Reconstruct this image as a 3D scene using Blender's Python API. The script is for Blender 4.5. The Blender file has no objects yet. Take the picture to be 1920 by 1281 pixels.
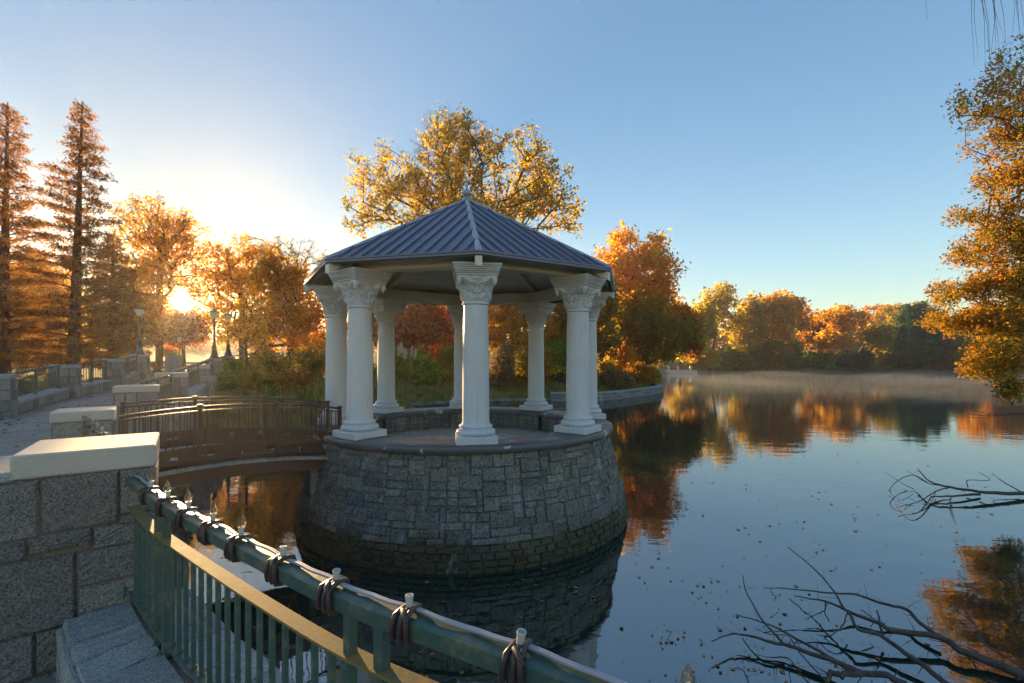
import bpy, math, random
import numpy as np
from mathutils import Vector
from mathutils.geometry import tessellate_polygon
R = math.radians
PI = math.pi
rnd = random.Random(7)
SC = bpy.context.scene
COL = SC.collection
EYE = 3.32
F = 880.0
HY = 675.5
def W(px, py, Z):                       # a point Z metres in front of the photographer
    return Vector(((px - 960) / F * Z, Z, EYE - (py - HY) / F * Z))
def WZ(px, py, z):                      # a point of known height z
    Z = F * (EYE - z) / (py - HY)
    return Vector(((px - 960) / F * Z, Z, z))
# ------------------------------------------------------------------ objects
def tag(o, label=None, cat=None, group=None, kind=None):
    if label: o['label'] = label
    if cat: o['category'] = cat
    if group: o['group'] = group
    if kind: o['kind'] = kind
    return o
def thing(name, label, cat, loc=(0, 0, 0), rz=0.0, group=None):
    o = bpy.data.objects.new(name, None)
    COL.objects.link(o)
    o.location = loc
    o.rotation_euler = (0, 0, rz)
    return tag(o, label, cat, group)
def link(name, me, parent=None, loc=None, rz=0.0):
    o = bpy.data.objects.new(name, me)
    COL.objects.link(o)
    if parent is not None: o.parent = parent
    if loc is not None: o.location = loc
    o.rotation_euler = (0, 0, rz)
    return o
def copy_tree(o, parent=None):
    c = o.copy(); COL.objects.link(c)
    if parent is not None: c.parent = parent
    for ch in list(o.children): copy_tree(ch, c)
    return c
class MB:
    def __init__(s): s.v = []; s.f = []
    def add(s, vs, fs):
        b = len(s.v); s.v.extend([tuple(p) for p in vs]); s.f.extend([tuple(i + b for i in f) for f in fs]); return s
    def box(s, c, d, rz=0.0, tilt=None):
        cx, cy, cz = c; hx, hy, hz = d[0] / 2, d[1] / 2, d[2] / 2
        ca, sa = math.cos(rz), math.sin(rz)
        vs = []
        for z in (-hz, hz):
            for x, y in ((-hx, -hy), (hx, -hy), (hx, hy), (-hx, hy)):
                vs.append((cx + x * ca - y * sa, cy + x * sa + y * ca, cz + z))
        return s.add(vs, [(3, 2, 1, 0), (4, 5, 6, 7), (0, 1, 5, 4), (1, 2, 6, 5), (2, 3, 7, 6), (3, 0, 4, 7)])
    def cbox(s, c, d, rz=0.0, b=0.02):         # box with bevelled top edges and corners
        cx, cy, cz = c; ca, sa = math.cos(rz), math.sin(rz)
        hx, hy, hz = d[0] / 2, d[1] / 2, d[2] / 2
        def ring(ix, z, cb):
            x, y = hx - ix, hy - ix
            pts = [(-x + cb, -y), (x - cb, -y), (x, -y + cb), (x, y - cb), (x - cb, y), (-x + cb, y), (-x, y - cb), (-x, -y + cb)]
            return [(cx + p * ca - q * sa, cy + p * sa + q * ca, cz + z) for p, q in pts]
        rs = [ring(b, -hz, b), ring(0, -hz + b, b), ring(0, hz - b, b), ring(b, hz, b)]
        vs = [p for r in rs for p in r]; fs = []
        for k in range(3):
            for i in range(8):
                j = (i + 1) % 8
                fs.append((k * 8 + i, k * 8 + j, k * 8 + 8 + j, k * 8 + 8 + i))
        fs.append(tuple(range(7, -1, -1))); fs.append(tuple(range(24, 32)))
        return s.add(vs, fs)
    def tube(s, pts, rad, n=8, cap=True, flat=None):
        pts = [Vector(p) for p in pts]
        if not isinstance(rad, (list, tuple)): rad = [rad] * len(pts)
        vs = []; up = Vector((0, 0, 1)); last = None
        for i, p in enumerate(pts):
            a = pts[max(i - 1, 0)]; b = pts[min(i + 1, len(pts) - 1)]
            t = (b - a)
            if t.length < 1e-9: t = Vector((0, 0, 1))
            t.normalize()
            if last is None:
                ref = Vector((1, 0, 0)) if abs(t.z) > .95 else up
                u = t.cross(ref).normalized()
            else:
                u = (last - t * last.dot(t))
                u = u.normalized() if u.length > 1e-6 else t.orthogonal().normalized()
            last = u; w = t.cross(u)
            for k in range(n):
                an = 2 * PI * k / n
                vs.append(p + u * (math.cos(an) * rad[i]) + w * (math.sin(an) * rad[i]))
        fs = []
        for i in range(len(pts) - 1):
            for k in range(n):
                l = (k + 1) % n
                fs.append((i * n + k, i * n + l, (i + 1) * n + l, (i + 1) * n + k))
        if cap:
            fs.append(tuple(range(n - 1, -1, -1))); m = (len(pts) - 1) * n
            fs.append(tuple(range(m, m + n)))
        return s.add(vs, fs)
    def lathe(s, prof, n=24, c=(0, 0, 0), a0=0.0, cap=True):
        vs = []
        for r, z in prof:
            for k in range(n):
                a = a0 + 2 * PI * k / n
                vs.append((c[0] + r * math.cos(a), c[1] + r * math.sin(a), c[2] + z))
        fs = []
        for i in range(len(prof) - 1):
            for k in range(n):
                l = (k + 1) % n
                fs.append((i * n + k, i * n + l, (i + 1) * n + l, (i + 1) * n + k))
        if cap:
            fs.append(tuple(range(n - 1, -1, -1))); m = (len(prof) - 1) * n
            fs.append(tuple(range(m, m + n)))
        return s.add(vs, fs)
    def sweep(s, pts, sec, closed_ends=True):  # section (offset sideways, dz) swept along a plan curve
        pts = [Vector(p) for p in pts]; vs = []; m = len(sec)
        for i, p in enumerate(pts):
            a = pts[max(i - 1, 0)]; b = pts[min(i + 1, len(pts) - 1)]
            t = b - a; t.z = 0; t.normalize(); nrm = Vector((t.y, -t.x, 0))
            for o_, dz in sec: vs.append(p + nrm * o_ + Vector((0, 0, dz)))
        fs = []
        for i in range(len(pts) - 1):
            for k in range(m):
                l = (k + 1) % m
                fs.append((i * m + k, (i + 1) * m + k, (i + 1) * m + l, i * m + l))
        if closed_ends:
            fs.append(tuple(range(m))); b_ = (len(pts) - 1) * m
            fs.append(tuple(range(b_ + m - 1, b_ - 1, -1)))
        return s.add(vs, fs)
    def mesh(s, name, mat, smooth=None):
        me = bpy.data.meshes.new(name)
        me.from_pydata(s.v, [], s.f); me.update()
        if mat: me.materials.append(mat)
        if smooth is not None:
            me.polygons.foreach_set('use_smooth', [True] * len(me.polygons))
            me.set_sharp_from_angle(angle=R(smooth))
        return me
    def build(s, name, mat, parent=None, smooth=None, off=None, loc=None, rz=0.0):
        if off is not None: s.v = [(p[0] - off[0], p[1] - off[1], p[2] - off[2]) for p in s.v]
        return link(name, s.mesh(name, mat, smooth), parent, loc, rz)
def quads_mesh(name, V, mat):               # V (N,4,3)
    n = len(V); me = bpy.data.meshes.new(name)
    me.vertices.add(n * 4); me.vertices.foreach_set('co', np.ascontiguousarray(V, dtype=np.float32).ravel())
    me.loops.add(n * 4); me.loops.foreach_set('vertex_index', np.arange(n * 4, dtype=np.int32))
    me.polygons.add(n); me.polygons.foreach_set('loop_start', np.arange(0, n * 4, 4, dtype=np.int32))
    me.polygons.foreach_set('loop_total', np.full(n, 4, dtype=np.int32))
    me.materials.append(mat); me.update(); me.validate()
    return me
# ------------------------------------------------------------------ materials
class NT:
    def __init__(s, name):
        s.m = bpy.data.materials.new(name); s.m.use_nodes = True
        s.t = s.m.node_tree; s.t.nodes.clear()
        s.out = s.n('ShaderNodeOutputMaterial')
    def n(s, kind, **kw):
        x = s.t.nodes.new(kind)
        for k, v in kw.items():
            if k.startswith('i_'):
                x.inputs[k[2:].replace('_', ' ')].default_value = v
            else: setattr(x, k, v)
        return x
    def l(s, a, b): s.t.links.new(a, b)
    def ramp(s, fac, stops, interp='LINEAR'):
        r = s.n('ShaderNodeValToRGB'); e = r.color_ramp.elements
        r.color_ramp.interpolation = interp
        while len(e) < len(stops): e.new(.5)
        for k, (p, c) in enumerate(stops):
            e[k].position = p; e[k].color = (*c, 1) if len(c) == 3 else c
        s.l(fac, r.inputs[0]); return r.outputs[0]
    def mix(s, f, a, b, mode='MIX'):
        m = s.n('ShaderNodeMix', data_type='RGBA', blend_type=mode)
        for sock, v in ((m.inputs[0], f), (m.inputs[6], a), (m.inputs[7], b)):
            if hasattr(v, 'is_output'): s.l(v, sock)
            else: sock.default_value = (*v, 1) if isinstance(v, tuple) and len(v) == 3 else v
        return m.outputs[2]
    def math(s, op, a, b=0.0):
        m = s.n('ShaderNodeMath', operation=op)
        for sock, v in ((m.inputs[0], a), (m.inputs[1], b)):
            if hasattr(v, 'is_output'): s.l(v, sock)
            else: sock.default_value = v
        return m.outputs[0]
    def noise(s, scale, detail=4, rough=.55, vec=None, stretch=None, co='Object'):
        tc = s.n('ShaderNodeTexCoord'); v = tc.outputs[co]
        if stretch:
            mp = s.n('ShaderNodeMapping'); mp.inputs['Scale'].default_value = stretch; s.l(v, mp.inputs[0]); v = mp.outputs[0]
        x = s.n('ShaderNodeTexNoise'); x.inputs['Scale'].default_value = scale
        x.inputs['Detail'].default_value = detail; x.inputs['Roughness'].default_value = rough
        s.l(v, x.inputs['Vector']); return x.outputs[0]
    def bump(s, h, strength=.5, dist=.01, prev=None):
        b = s.n('ShaderNodeBump'); b.inputs['Strength'].default_value = strength; b.inputs['Distance'].default_value = dist
        s.l(h, b.inputs['Height'])
        if prev is not None: s.l(prev, b.inputs['Normal'])
        return b.outputs[0]
    def bsdf(s, col, rough=.7, nrm=None, metal=0.0, spec=.5, **kw):
        p = s.n('ShaderNodeBsdfPrincipled')
        for sock, v in ((p.inputs['Base Color'], col), (p.inputs['Roughness'], rough)):
            if hasattr(v, 'is_output'): s.l(v, sock)
            else: sock.default_value = (*v, 1) if isinstance(v, tuple) else v
        p.inputs['Metallic'].default_value = metal; p.inputs['Specular IOR Level'].default_value = spec
        if nrm is not None: s.l(nrm, p.inputs['Normal'])
        s.l(p.outputs[0], s.out.inputs[0]); return p
    def island(s): return s.n('ShaderNodeNewGeometry').outputs['Random Per Island']
def stone_mat(name, cols, speck=90, speck_amt=.35, streak=None, bump=.004, rough=.85, big=1.2, moss=None):
    t = NT(name); isl = t.island()
    c = t.ramp(isl, [(k / (len(cols) - 1), c_) for k, c_ in enumerate(cols)])
    nb = t.noise(big, 5); c = t.mix(t.math('MULTIPLY', nb, .55), c, tuple(x * .55 for x in cols[0]))
    sp = t.noise(speck, 3, .7)
    dark = t.ramp(sp, [(.36, (.35, .35, .36)), (.5, (1, 1, 1)), (.66, (1.6, 1.6, 1.55))])
    c = t.mix(speck_amt, c, dark, 'MULTIPLY')
    if streak:
        st = t.noise(1.0, 4, .6, stretch=(7, 7, .9)); f = t.ramp(st, [(.56, (0, 0, 0)), (.74, (1, 1, 1))])
        f2 = t.math('MULTIPLY', f, streak); c = t.mix(f2, c, (.5, .52, .55))
    if moss:
        tc = t.n('ShaderNodeTexCoord'); sx = t.n('ShaderNodeSeparateXYZ'); t.l(tc.outputs['Object'], sx.inputs[0])
        nz = t.math('ADD', sx.outputs[2], t.math('MULTIPLY', t.math('SUBTRACT', t.noise(1.6, 4), .5), 1.1))
        f = t.ramp(nz, [(.12, (1, 1, 1)), (.62, (0, 0, 0))]); c = t.mix(t.math('MULTIPLY', f, .8), c, moss)
    n1 = t.noise(14, 6, .6); b1 = t.bump(n1, .9, bump * 3)
    b2 = t.bump(sp, .6, bump * .7, b1)
    t.bsdf(c, rough, b2, spec=.3); return t.m
def paint_mat(name, col, rough=.45, dirt_or_sun=.25, bumpd=.001, dirt_or_sun_col=(.12, .10, .07), metal=0.0, scale=4, thr=(.55, .8), spec=.5):
    t = NT(name); n1 = t.noise(scale, 6, .65)
    f = t.math('MULTIPLY', t.ramp(n1, [(thr[0], (0, 0, 0)), (thr[1], (1, 1, 1))]), dirt_or_sun)
    c = t.mix(f, col, dirt_or_sun_col); n2 = t.noise(60, 4); rr = t.math('ADD', t.math('MULTIPLY', n1, .25), rough - .12)
    t.bsdf(c, rr, t.bump(n2, .5, bumpd), metal=metal, spec=spec); return t.m
def leaf_mat(name, cols, clump=.35, trans=.68, clumpcols=None):
    t = NT(name); isl = t.island()
    nb = t.noise(clump, 3, .6, co='Object')
    f = t.math('ADD', t.math('MULTIPLY', isl, .5), t.math('MULTIPLY', t.math('SUBTRACT', nb, .25), 1.0))
    f = t.math('SUBTRACT', f, 0.0)
    c = t.ramp(f, [(.12 + .76 * k / (len(cols) - 1), c_) for k, c_ in enumerate(cols)])
    d = t.n('ShaderNodeBsdfDiffuse'); tr = t.n('ShaderNodeBsdfTranslucent'); t.l(c, d.inputs[0])
    t.l(t.mix(.5, c, t.mix(1.0, c, (1.25, 1.2, .7), 'MULTIPLY')), tr.inputs[0])
    mx = t.n('ShaderNodeMixShader'); mx.inputs[0].default_value = trans
    t.l(d.outputs[0], mx.inputs[1]); t.l(tr.outputs[0], mx.inputs[2])
    t.l(mx.outputs[0], t.out.inputs[0]); return t.m
def bark_mat(name, col):
    t = NT(name); n = t.noise(3, 6, .7, stretch=(3, 3, .6))
    c = t.ramp(n, [(.3, tuple(x * .5 for x in col)), (.7, tuple(x * 1.4 for x in col))])
    t.bsdf(c, .9, t.bump(n, .8, .02), spec=.2); return t.m
M = {}
M['granite'] = stone_mat('granite', [(.17, .155, .145), (.22, .20, .185), (.29, .265, .24), (.26, .215, .175)], 70, .95, bump=.011, big=3.5)
M['granite_pale'] = stone_mat('granite_pale', [(.30, .29, .285), (.46, .44, .42), (.38, .355, .33)], 85, .75, bump=.005, big=2)
M['granite_far'] = stone_mat('granite_far', [(.21, .20, .19), (.32, .30, .27), (.40, .37, .33)], 30, .5, bump=.008, big=2)
M['ashlar'] = stone_mat('ashlar', [(.21, .19, .16), (.29, .255, .205), (.18, .17, .16), (.25, .22, .18), (.165, .155, .15), (.33, .285, .22), (.22, .20, .17)], 26, .85, .45, .009, moss=(.075, .06, .03))
M['cobble'] = stone_mat('cobble', [(.10, .08, .05), (.16, .12, .07), (.12, .11, .08), (.2, .16, .1)], 40, .6, None, .012, rough=.6, moss=(.06, .05, .02))
M['mortar'] = stone_mat('mortar', [(.17, .135, .10), (.22, .18, .14)], 60, .5, bump=.004)
M['mortar_base'] = stone_mat('mortar_base', [(.20, .17, .13), (.26, .22, .17)], 9, .8, bump=.004)
M['mortar_dark'] = stone_mat('mortar_dark', [(.12, .09, .06), (.14, .11, .07)], 60, .5, bump=.006)
M['cap'] = stone_mat('limestone_cap', [(.60, .52, .43), (.66, .57, .48)], 140, .25, bump=.0012, big=3)
t = NT('white_paint'); n1 = t.noise(1.7, 6, .65); n2 = t.noise(1.0, 5, .7, stretch=(14, 14, .8)); n3 = t.noise(22, 4, .7)
c = t.mix(t.math('MULTIPLY', t.ramp(n1, [(.48, (0, 0, 0)), (.8, (1, 1, 1))]), .35), (.66, .66, .68), (.46, .40, .30))
c = t.mix(t.math('MULTIPLY', t.ramp(n2, [(.52, (0, 0, 0)), (.72, (1, 1, 1))]), .32), c, (.40, .38, .33))
c = t.mix(t.ramp(n3, [(.70, (0, 0, 0)), (.72, (.6, .6, .6))]), c, (.30, .28, .25)); t.bsdf(c, .45, t.bump(n3, .4, .0015)); M['column'] = t.m
M['trim'] = paint_mat('cream_paint', (.74, .69, .56), .5, .3, .001, (.28, .22, .14), scale=2.5)
M['roof'] = paint_mat('roof_metal', (.17, .17, .235), .42, .5, .0015, (.24, .22, .24), metal=.25, scale=2.2, thr=(.35, .8))
M['roofcap'] = paint_mat('ridge_metal', (.36, .37, .42), .45, .4, .001, (.16, .16, .18), metal=.3)
M['coping'] = paint_mat('grey_coping_paint', (.115, .112, .118), .38, .95, .002, (.5, .5, .48), scale=2.6, thr=(.60, .61))
M['floor'] = paint_mat('worn_floor', (.46, .43, .38), .28, .7, .001, (.36, .24, .12), scale=1.6, thr=(.42, .72))
M['teal'] = paint_mat('teal_rail_paint', (.05, .10, .082), .42, .75, .0012, (.30, .22, .11), scale=11, thr=(.5, .74))
M['plate_painted_sun'] = paint_mat('rail_plate_painted_sun', (.12, .145, .085), .75, .75, .0015, (.36, .19, .05), scale=30, thr=(.3, .62), spec=.08)  # golden sunlight painted into the plate colour as blotches over dull green
M['brown_rail'] = paint_mat('bronze_rail_paint', (.095, .044, .026), .6, .5, .001, (.16, .085, .05), scale=8)
M['brown_panel'] = paint_mat('bronze_panel_paint', (.10, .045, .025), .5, .5, .001, (.06, .03, .02), scale=5)
M['plank'] = stone_mat('deck_plank', [(.34, .31, .28), (.46, .42, .37), (.40, .36, .31)], 50, .4, bump=.003)
M['cable'] = paint_mat('brown_tubing', (.06, .035, .035), .38, .4, .0008, (.12, .06, .05), scale=20)
M['wire'] = paint_mat('pale_wire', (.36, .36, .40), .4, .2)
M['socket'] = paint_mat('socket_plastic', (.55, .53, .48), .45, .3)
M['lamp'] = paint_mat('lamp_iron', (.06, .055, .05), .5, .3)
M['lampglass'] = paint_mat('lamp_glass', (.72, .62, .42), .3, .2)
M['bark'] = bark_mat('bark', (.10, .07, .05))
M['bark_red'] = bark_mat('redwood_bark', (.16, .07, .04))
M['twig'] = bark_mat('driftwood', (.13, .10, .08))
M['white_far'] = paint_mat('pale_render', (.62, .58, .52), .7, .3)
M['window'] = paint_mat('dark_window', (.05, .06, .08), .2, .1)
M['rock'] = stone_mat('shore_rock', [(.16, .15, .14), (.26, .24, .22)], 20, .5, bump=.02)
t = NT('clear_glass'); g = t.n('ShaderNodeBsdfGlass'); g.inputs['Roughness'].default_value = .04; g.inputs['Color'].default_value = (1, .84, .58, 1)
tr = t.n('ShaderNodeBsdfTransparent'); mx = t.n('ShaderNodeMixShader'); mx.inputs[0].default_value = .45
t.l(g.outputs[0], mx.inputs[1]); t.l(tr.outputs[0], mx.inputs[2]); t.l(mx.outputs[0], t.out.inputs[0]); M['glass'] = t.m
# path paving
t = NT('path_concrete'); n1 = t.noise(.9, 6); n2 = t.noise(45, 4, .7)
c = t.ramp(n1, [(.3, (.20, .195, .19)), (.7, (.31, .29, .27))]); c = t.mix(.45, c, t.ramp(n2, [(.3, (.6, .6, .6)), (.7, (1.2, 1.2, 1.2))]), 'MULTIPLY')
br = t.n('ShaderNodeTexBrick'); tc = t.n('ShaderNodeTexCoord'); mp = t.n('ShaderNodeMapping'); mp.inputs['Rotation'].default_value = (0, 0, R(-36))
t.l(tc.outputs['Object'], mp.inputs[0]); t.l(mp.outputs[0], br.inputs[0]); br.offset = 0
for k, v in (('Scale', 1.0), ('Mortar Size', .012), ('Brick Width', 1.9), ('Row Height', 1.6), ('Color1', (1, 1, 1, 1)), ('Color2', (.93, .93, .93, 1)), ('Mortar', (.45, .42, .4, 1))): br.inputs[k].default_value = v
c = t.mix(1.0, c, br.outputs[0], 'MULTIPLY'); t.bsdf(t.mix(.5, c, (1.0, .93, .84), 'MULTIPLY'), .8, t.bump(n2, .5, .003)); M['path'] = t.m
# ground: dry grass, soil and leaf litter
t = NT('ground'); n1 = t.noise(.25, 6); n2 = t.noise(9, 5, .75); n3 = t.noise(1.5, 4)
c = t.ramp(n1, [(.3, (.09, .11, .03)), (.5, (.17, .15, .05)), (.7, (.24, .15, .06))])
c = t.mix(t.ramp(n2, [(.5, (0, 0, 0)), (.62, (1, 1, 1))]), c, (.36, .18, .04)); c = t.mix(t.ramp(n3, [(.45, (0, 0, 0)), (.7, (.7, .7, .7))]), c, (.05, .07, .018))
t.bsdf(c, .95, t.bump(n2, 1, .05), spec=.1); M['ground'] = t.m
# water
t = NT('lake_water'); n1 = t.noise(1.1, 3, .5, stretch=(.7, 1.5, 1), co='Object'); n2 = t.noise(7, 2, .5)
b1 = t.bump(n1, 1.0, .006); b2 = t.bump(n2, 1.0, .0007, b1)
d = t.n('ShaderNodeBsdfDiffuse'); d.inputs[0].default_value = (.012, .026, .020, 1)
gl = t.n('ShaderNodeBsdfGlossy'); gl.inputs['Roughness'].default_value = .03; gl.inputs[0].default_value = (.92, .96, 1, 1)
t.l(b2, gl.inputs['Normal']); fr = t.n('ShaderNodeFresnel'); fr.inputs[0].default_value = 3.3; t.l(b2, fr.inputs['Normal'])
mx = t.n('ShaderNodeMixShader'); t.l(fr.outputs[0], mx.inputs[0]); t.l(d.outputs[0], mx.inputs[1]); t.l(gl.outputs[0], mx.inputs[2]); t.l(mx.outputs[0], t.out.inputs[0]); M['water'] = t.m
# leaves
OR1, OR2, YE, RED, BR, OL, GR, DG = (.62, .27, .018), (.70, .42, .03), (.74, .57, .06), (.48, .11, .02), (.36, .19, .03), (.25, .24, .025), (.11, .19, .02), (.018, .035, .015)
M['lf_orange'] = leaf_mat('orange_leaves', [(.5, .16, .02), OR1, OR1, OR2, YE])
M['lf_gold'] = leaf_mat('golden_leaves', [BR, OR1, OR2, YE])
M['lf_oak'] = leaf_mat('oak_leaves', [GR, OL, (.42, .29, .03), (.62, .36, .03), (.70, .46, .04)], trans=.6)
M['lf_red'] = leaf_mat('red_leaves', [(.16, .03, .02), RED, (.45, .08, .02), OR1])
M['lf_rust'] = leaf_mat('rust_leaves', [(.15, .10, .03), BR, (.46, .20, .03), OR1])
M['lf_olive'] = leaf_mat('olive_leaves', [GR, OL, (.34, .26, .03), BR, OR2])
M['lf_green'] = leaf_mat('green_leaves', [(.07, .13, .015), (.16, .27, .025), (.34, .40, .04)], trans=.55)
M['lf_dark'] = leaf_mat('evergreen_leaves', [(.02, .055, .04), (.04, .09, .055), (.07, .13, .06)], trans=.25)
M['lf_yellow'] = leaf_mat('yellow_leaves', [OL, (.5, .34, .04), YE])
M['lf_front'] = leaf_mat('mixed_autumn_leaves', [(.06, .10, .02), (.16, .18, .025), (.34, .24, .03), (.58, .30, .03), (.5, .20, .02), (.42, .11, .02)], clump=.9, trans=.34)
M['lf_redwood'] = leaf_mat('redwood_needles', [(.16, .09, .03), (.34, .16, .03), (.50, .20, .025)], trans=.5)
M['lf_straw'] = leaf_mat('dry_grass', [(.20, .12, .05), (.34, .22, .10)], trans=.3)
M['plume'] = leaf_mat('pampas_plume', [(.55, .50, .42), (.7, .66, .58)], trans=.4)
M['litter'] = leaf_mat('fallen_leaves', [(.10, .05, .02), (.26, .11, .03), (.46, .2, .04), (.5, .32, .08)], clump=1.2, trans=.1)
# ------------------------------------------------------------------ stones
def stone(mb, fn, u0, u1, v0, v1, gap=.008, bulge=.014, rough=.006, nu=5, nv=4, seed=0, skirt=.03):
    r = random.Random(seed)
    u0 += gap; u1 -= gap; v0 += gap; v1 -= gap
    w, h = u1 - u0, v1 - v0
    if w < .02 or h < .02: return
    ru = min(.012, w * .12); rv = min(.012, h * .12)
    us = [u0, u0 + ru] + [u0 + ru + (w - 2 * ru) * k / (nu - 3) for k in range(1, nu - 3)] + [u1 - ru, u1]
    vs_ = [v0, v0 + rv] + [v0 + rv + (h - 2 * rv) * k / (nv - 3) for k in range(1, nv - 3)] + [v1 - rv, v1]
    tilt = (r.uniform(-1, 1) * rough, r.uniform(-1, 1) * rough); base = r.uniform(-.5, 1) * rough
    V = []; Fc = []; nu, nv = len(us), len(vs_)
    for j, v in enumerate(vs_):
        for i, u in enumerate(us):
            edge = i in (0, nu - 1) or j in (0, nv - 1)
            d = base + tilt[0] * ((u - u0) / w - .5) * 2 + tilt[1] * ((v - v0) / h - .5) * 2
            d += -.3 * bulge if edge else bulge * r.uniform(.55, 1.1)
            ju = r.uniform(-1, 1) * .004 if edge else 0; jv = r.uniform(-1, 1) * .004 if edge else 0
            V.append(fn(u + ju, v + jv, d))
    for j in range(nv - 1):
        for i in range(nu - 1):
            a = j * nu + i; Fc.append((a, a + 1, a + nu + 1, a + nu))
    per = [i for i in range(nu)] + [j * nu + nu - 1 for j in range(1, nv)] + [(nv - 1) * nu + i for i in range(nu - 2, -1, -1)] + [j * nu for j in range(nv - 2, 0, -1)]
    pc = [(us[i % nu], vs_[i // nu]) for i in per]
    b = len(V); V += [fn(u, v, -skirt) for u, v in pc]
    for k in range(len(per)):
        l = (k + 1) % len(per); Fc.append((per[l], per[k], b + k, b + l))
    mb.add(V, Fc)
def ashlar(mb, fn, width, z0, rows, cw, wr, seed, closed=False, hmax=2, **kw):
    r = random.Random(seed); nr = len(rows); nc = max(2, int(round(width / cw))); cw = width / nc
    zs = [z0]
    for h in rows: zs.append(zs[-1] + h)
    occ = [[False] * nc for _ in range(nr)]; k = 0
    for j in range(nr):
        i = 0
        while i < nc:
            if occ[j][i]: i += 1; continue
            w = r.choice(wr); e = i
            while e < nc and e - i < w and not occ[j][e]: e += 1
            h = 1
            if hmax > 1 and r.random() < .42: h = r.choice(range(2, hmax + 1))
            while h > 1 and (j + h > nr or any(occ[j + q][x] for q in range(1, h) for x in range(i, e))): h -= 1
            if h == 2 and e - i > 4: e = i + 4
            for q in range(h):
                for x in range(i, e): occ[j + q][x] = True
            stone(mb, fn, i * cw, e * cw, zs[j], zs[j + h], seed=seed * 9991 + k, **kw); k += 1
            i = e
def plane_fn(o, u):                       # wall plane through o along the unit vector u; outward is to the right of u
    o = Vector(o); u = Vector(u).normalized(); nrm = Vector((u.y, -u.x, 0))
    return lambda a, v, d: o + u * a + nrm * d + Vector((0, 0, v))
# ------------------------------------------------------------------ gazebo
GC = Vector((-1.05, 10.92, 0)); TH0 = R(8.5)
def gd(th): return Vector((math.sin(th), -math.cos(th), 0))
gz = thing('gazebo', 'stone based lakeside gazebo with white columns and a blue grey metal roof', 'gazebo', GC)
HC = 3.0; ST = 1.92; CR = 2.91
def rz_(z):
    pts = [(-.6, 3.66), (0, 3.635), (.36, 3.575), (.40, 3.54), (.6, 3.50), (1.2, 3.34), (1.78, 3.215)]
    for (a, ra), (b, rb) in zip(pts, pts[1:]):
        if z <= b: return ra + (rb - ra) * (z - a) / (b - a)
    return pts[-1][1]
def cone(u, v, d):
    a = u / 3.5; q = rz_(v) + d; return Vector((math.sin(a) * q, -math.cos(a) * q, v))
mb = MB(); CIRC = 2 * PI * 3.5
ashlar(mb, cone, CIRC, .40, [.10, .13, .11, .14, .10, .12, .11, .13, .10, .12, .11, .095], .10, [2, 3, 3, 4, 4, 5], 5, gap=.0045, bulge=.022, rough=.02, nu=6, nv=5)
mb.build('stone_wall', M['ashlar'], gz)
mb = MB()
for j, (a, b) in enumerate(((-.35, -.2), (-.2, -.05), (-.05, .07), (.07, .18), (.18, .29), (.29, .395))):
    r = random.Random(50 + j); u = r.uniform(0, .2)
    while u < CIRC:
        w = r.uniform(.14, .27); stone(mb, cone, u, u + w, a, b, gap=.008, bulge=.02, rough=.012, nu=5, nv=4, seed=int(u * 1000) + j); u += w
mb.build('stone_footing', M['cobble'], gz)
mb = MB(); prof = [(rz_(z) - (.012 if z > .4 else .022), z) for z in (-.6, 0, .3, .39, .41, .6, .9, 1.2, 1.5, 1.775)]
mb.lathe(prof, 96, cap=False); mb.build('mortar_bed', M['mortar_base'], gz)
# parapet ring with an opening for the bridge
OP = R(-60); OH = R(12.5)
a0, a1 = OP + OH, OP - OH + 2 * PI
def ring_sweep(sec, a0, a1, n, closed=False):
    mb = MB(); m = len(sec); vs = []; fs = []
    for i in range(n + (0 if closed else 1)):
        a = a0 + (a1 - a0) * i / n; d = gd(a)
        for r_, z_ in sec: vs.append((d.x * r_, d.y * r_, z_))
    for i in range(n):
        j = (i + 1) % n if closed else i + 1
        for k in range(m):
            l = (k + 1) % m; fs.append((i * m + k, i * m + l, j * m + l, j * m + k))
    if not closed: fs.append(tuple(range(m - 1, -1, -1))); fs.append(tuple(n * m + k for k in range(m)))
    return mb.add(vs, fs)
sl = [(2.56, 1.79), (3.27, 1.785), (3.305, 1.80), (3.32, 1.835), (3.32, 1.875), (3.305, 1.905), (3.27, 1.92), (2.60, 1.92), (2.565, 1.905), (2.55, 1.87), (2.55, 1.82)]
ring_sweep(sl, a0, a1, 110).build('coping', M['coping'], gz, smooth=40)
inner = lambda u, v, d: gd(a0 + .02 + u / 2.64) * (2.64 - d) + Vector((0, 0, v))
mb = MB(); ashlar(mb, inner, (a1 - a0 - .04) * 2.64, 1.42, [.12, .12, .13], .2, [1, 2, 2, 3], 8, gap=.005, bulge=.008, rough=.004, nu=4, nv=4)
for k in range(8):
    th = TH0 + k * PI / 4; d = gd(th); u = Vector((-d.y, d.x, 0))
    o = d * 2.50 - u * .34
    fn = lambda a, v, dd, o=o, u=u, d=d: o + u * a - d * dd + Vector((0, 0, v))
    ashlar(mb, fn, .68, 1.42, [.12, .12, .13], .17, [1, 2, 2], 20 + k, gap=.005, bulge=.008, rough=.004, nu=4, nv=4)
mb.build('inner_wall', M['ashlar'], gz)
mb = ring_sweep([(2.66, 1.40), (3.1, 1.40), (3.1, 1.788), (2.66, 1.788)], a0, a1, 80)
for k in range(8):
    d = gd(TH0 + k * PI / 4); mb.box((d.x * 2.61, d.y * 2.61, 1.59), (.70, .20, .39), TH0 + k * PI / 4)
mb.build('parapet_core', M['mortar_dark'], gz)
for k in range(8):
    d = gd(TH0 + k * PI / 4); MB().cbox((d.x * 2.60, d.y * 2.60, 1.853), (.76, .24, .124), TH0 + k * PI / 4, .02).build('pier_coping', M['coping'], gz)
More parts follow.
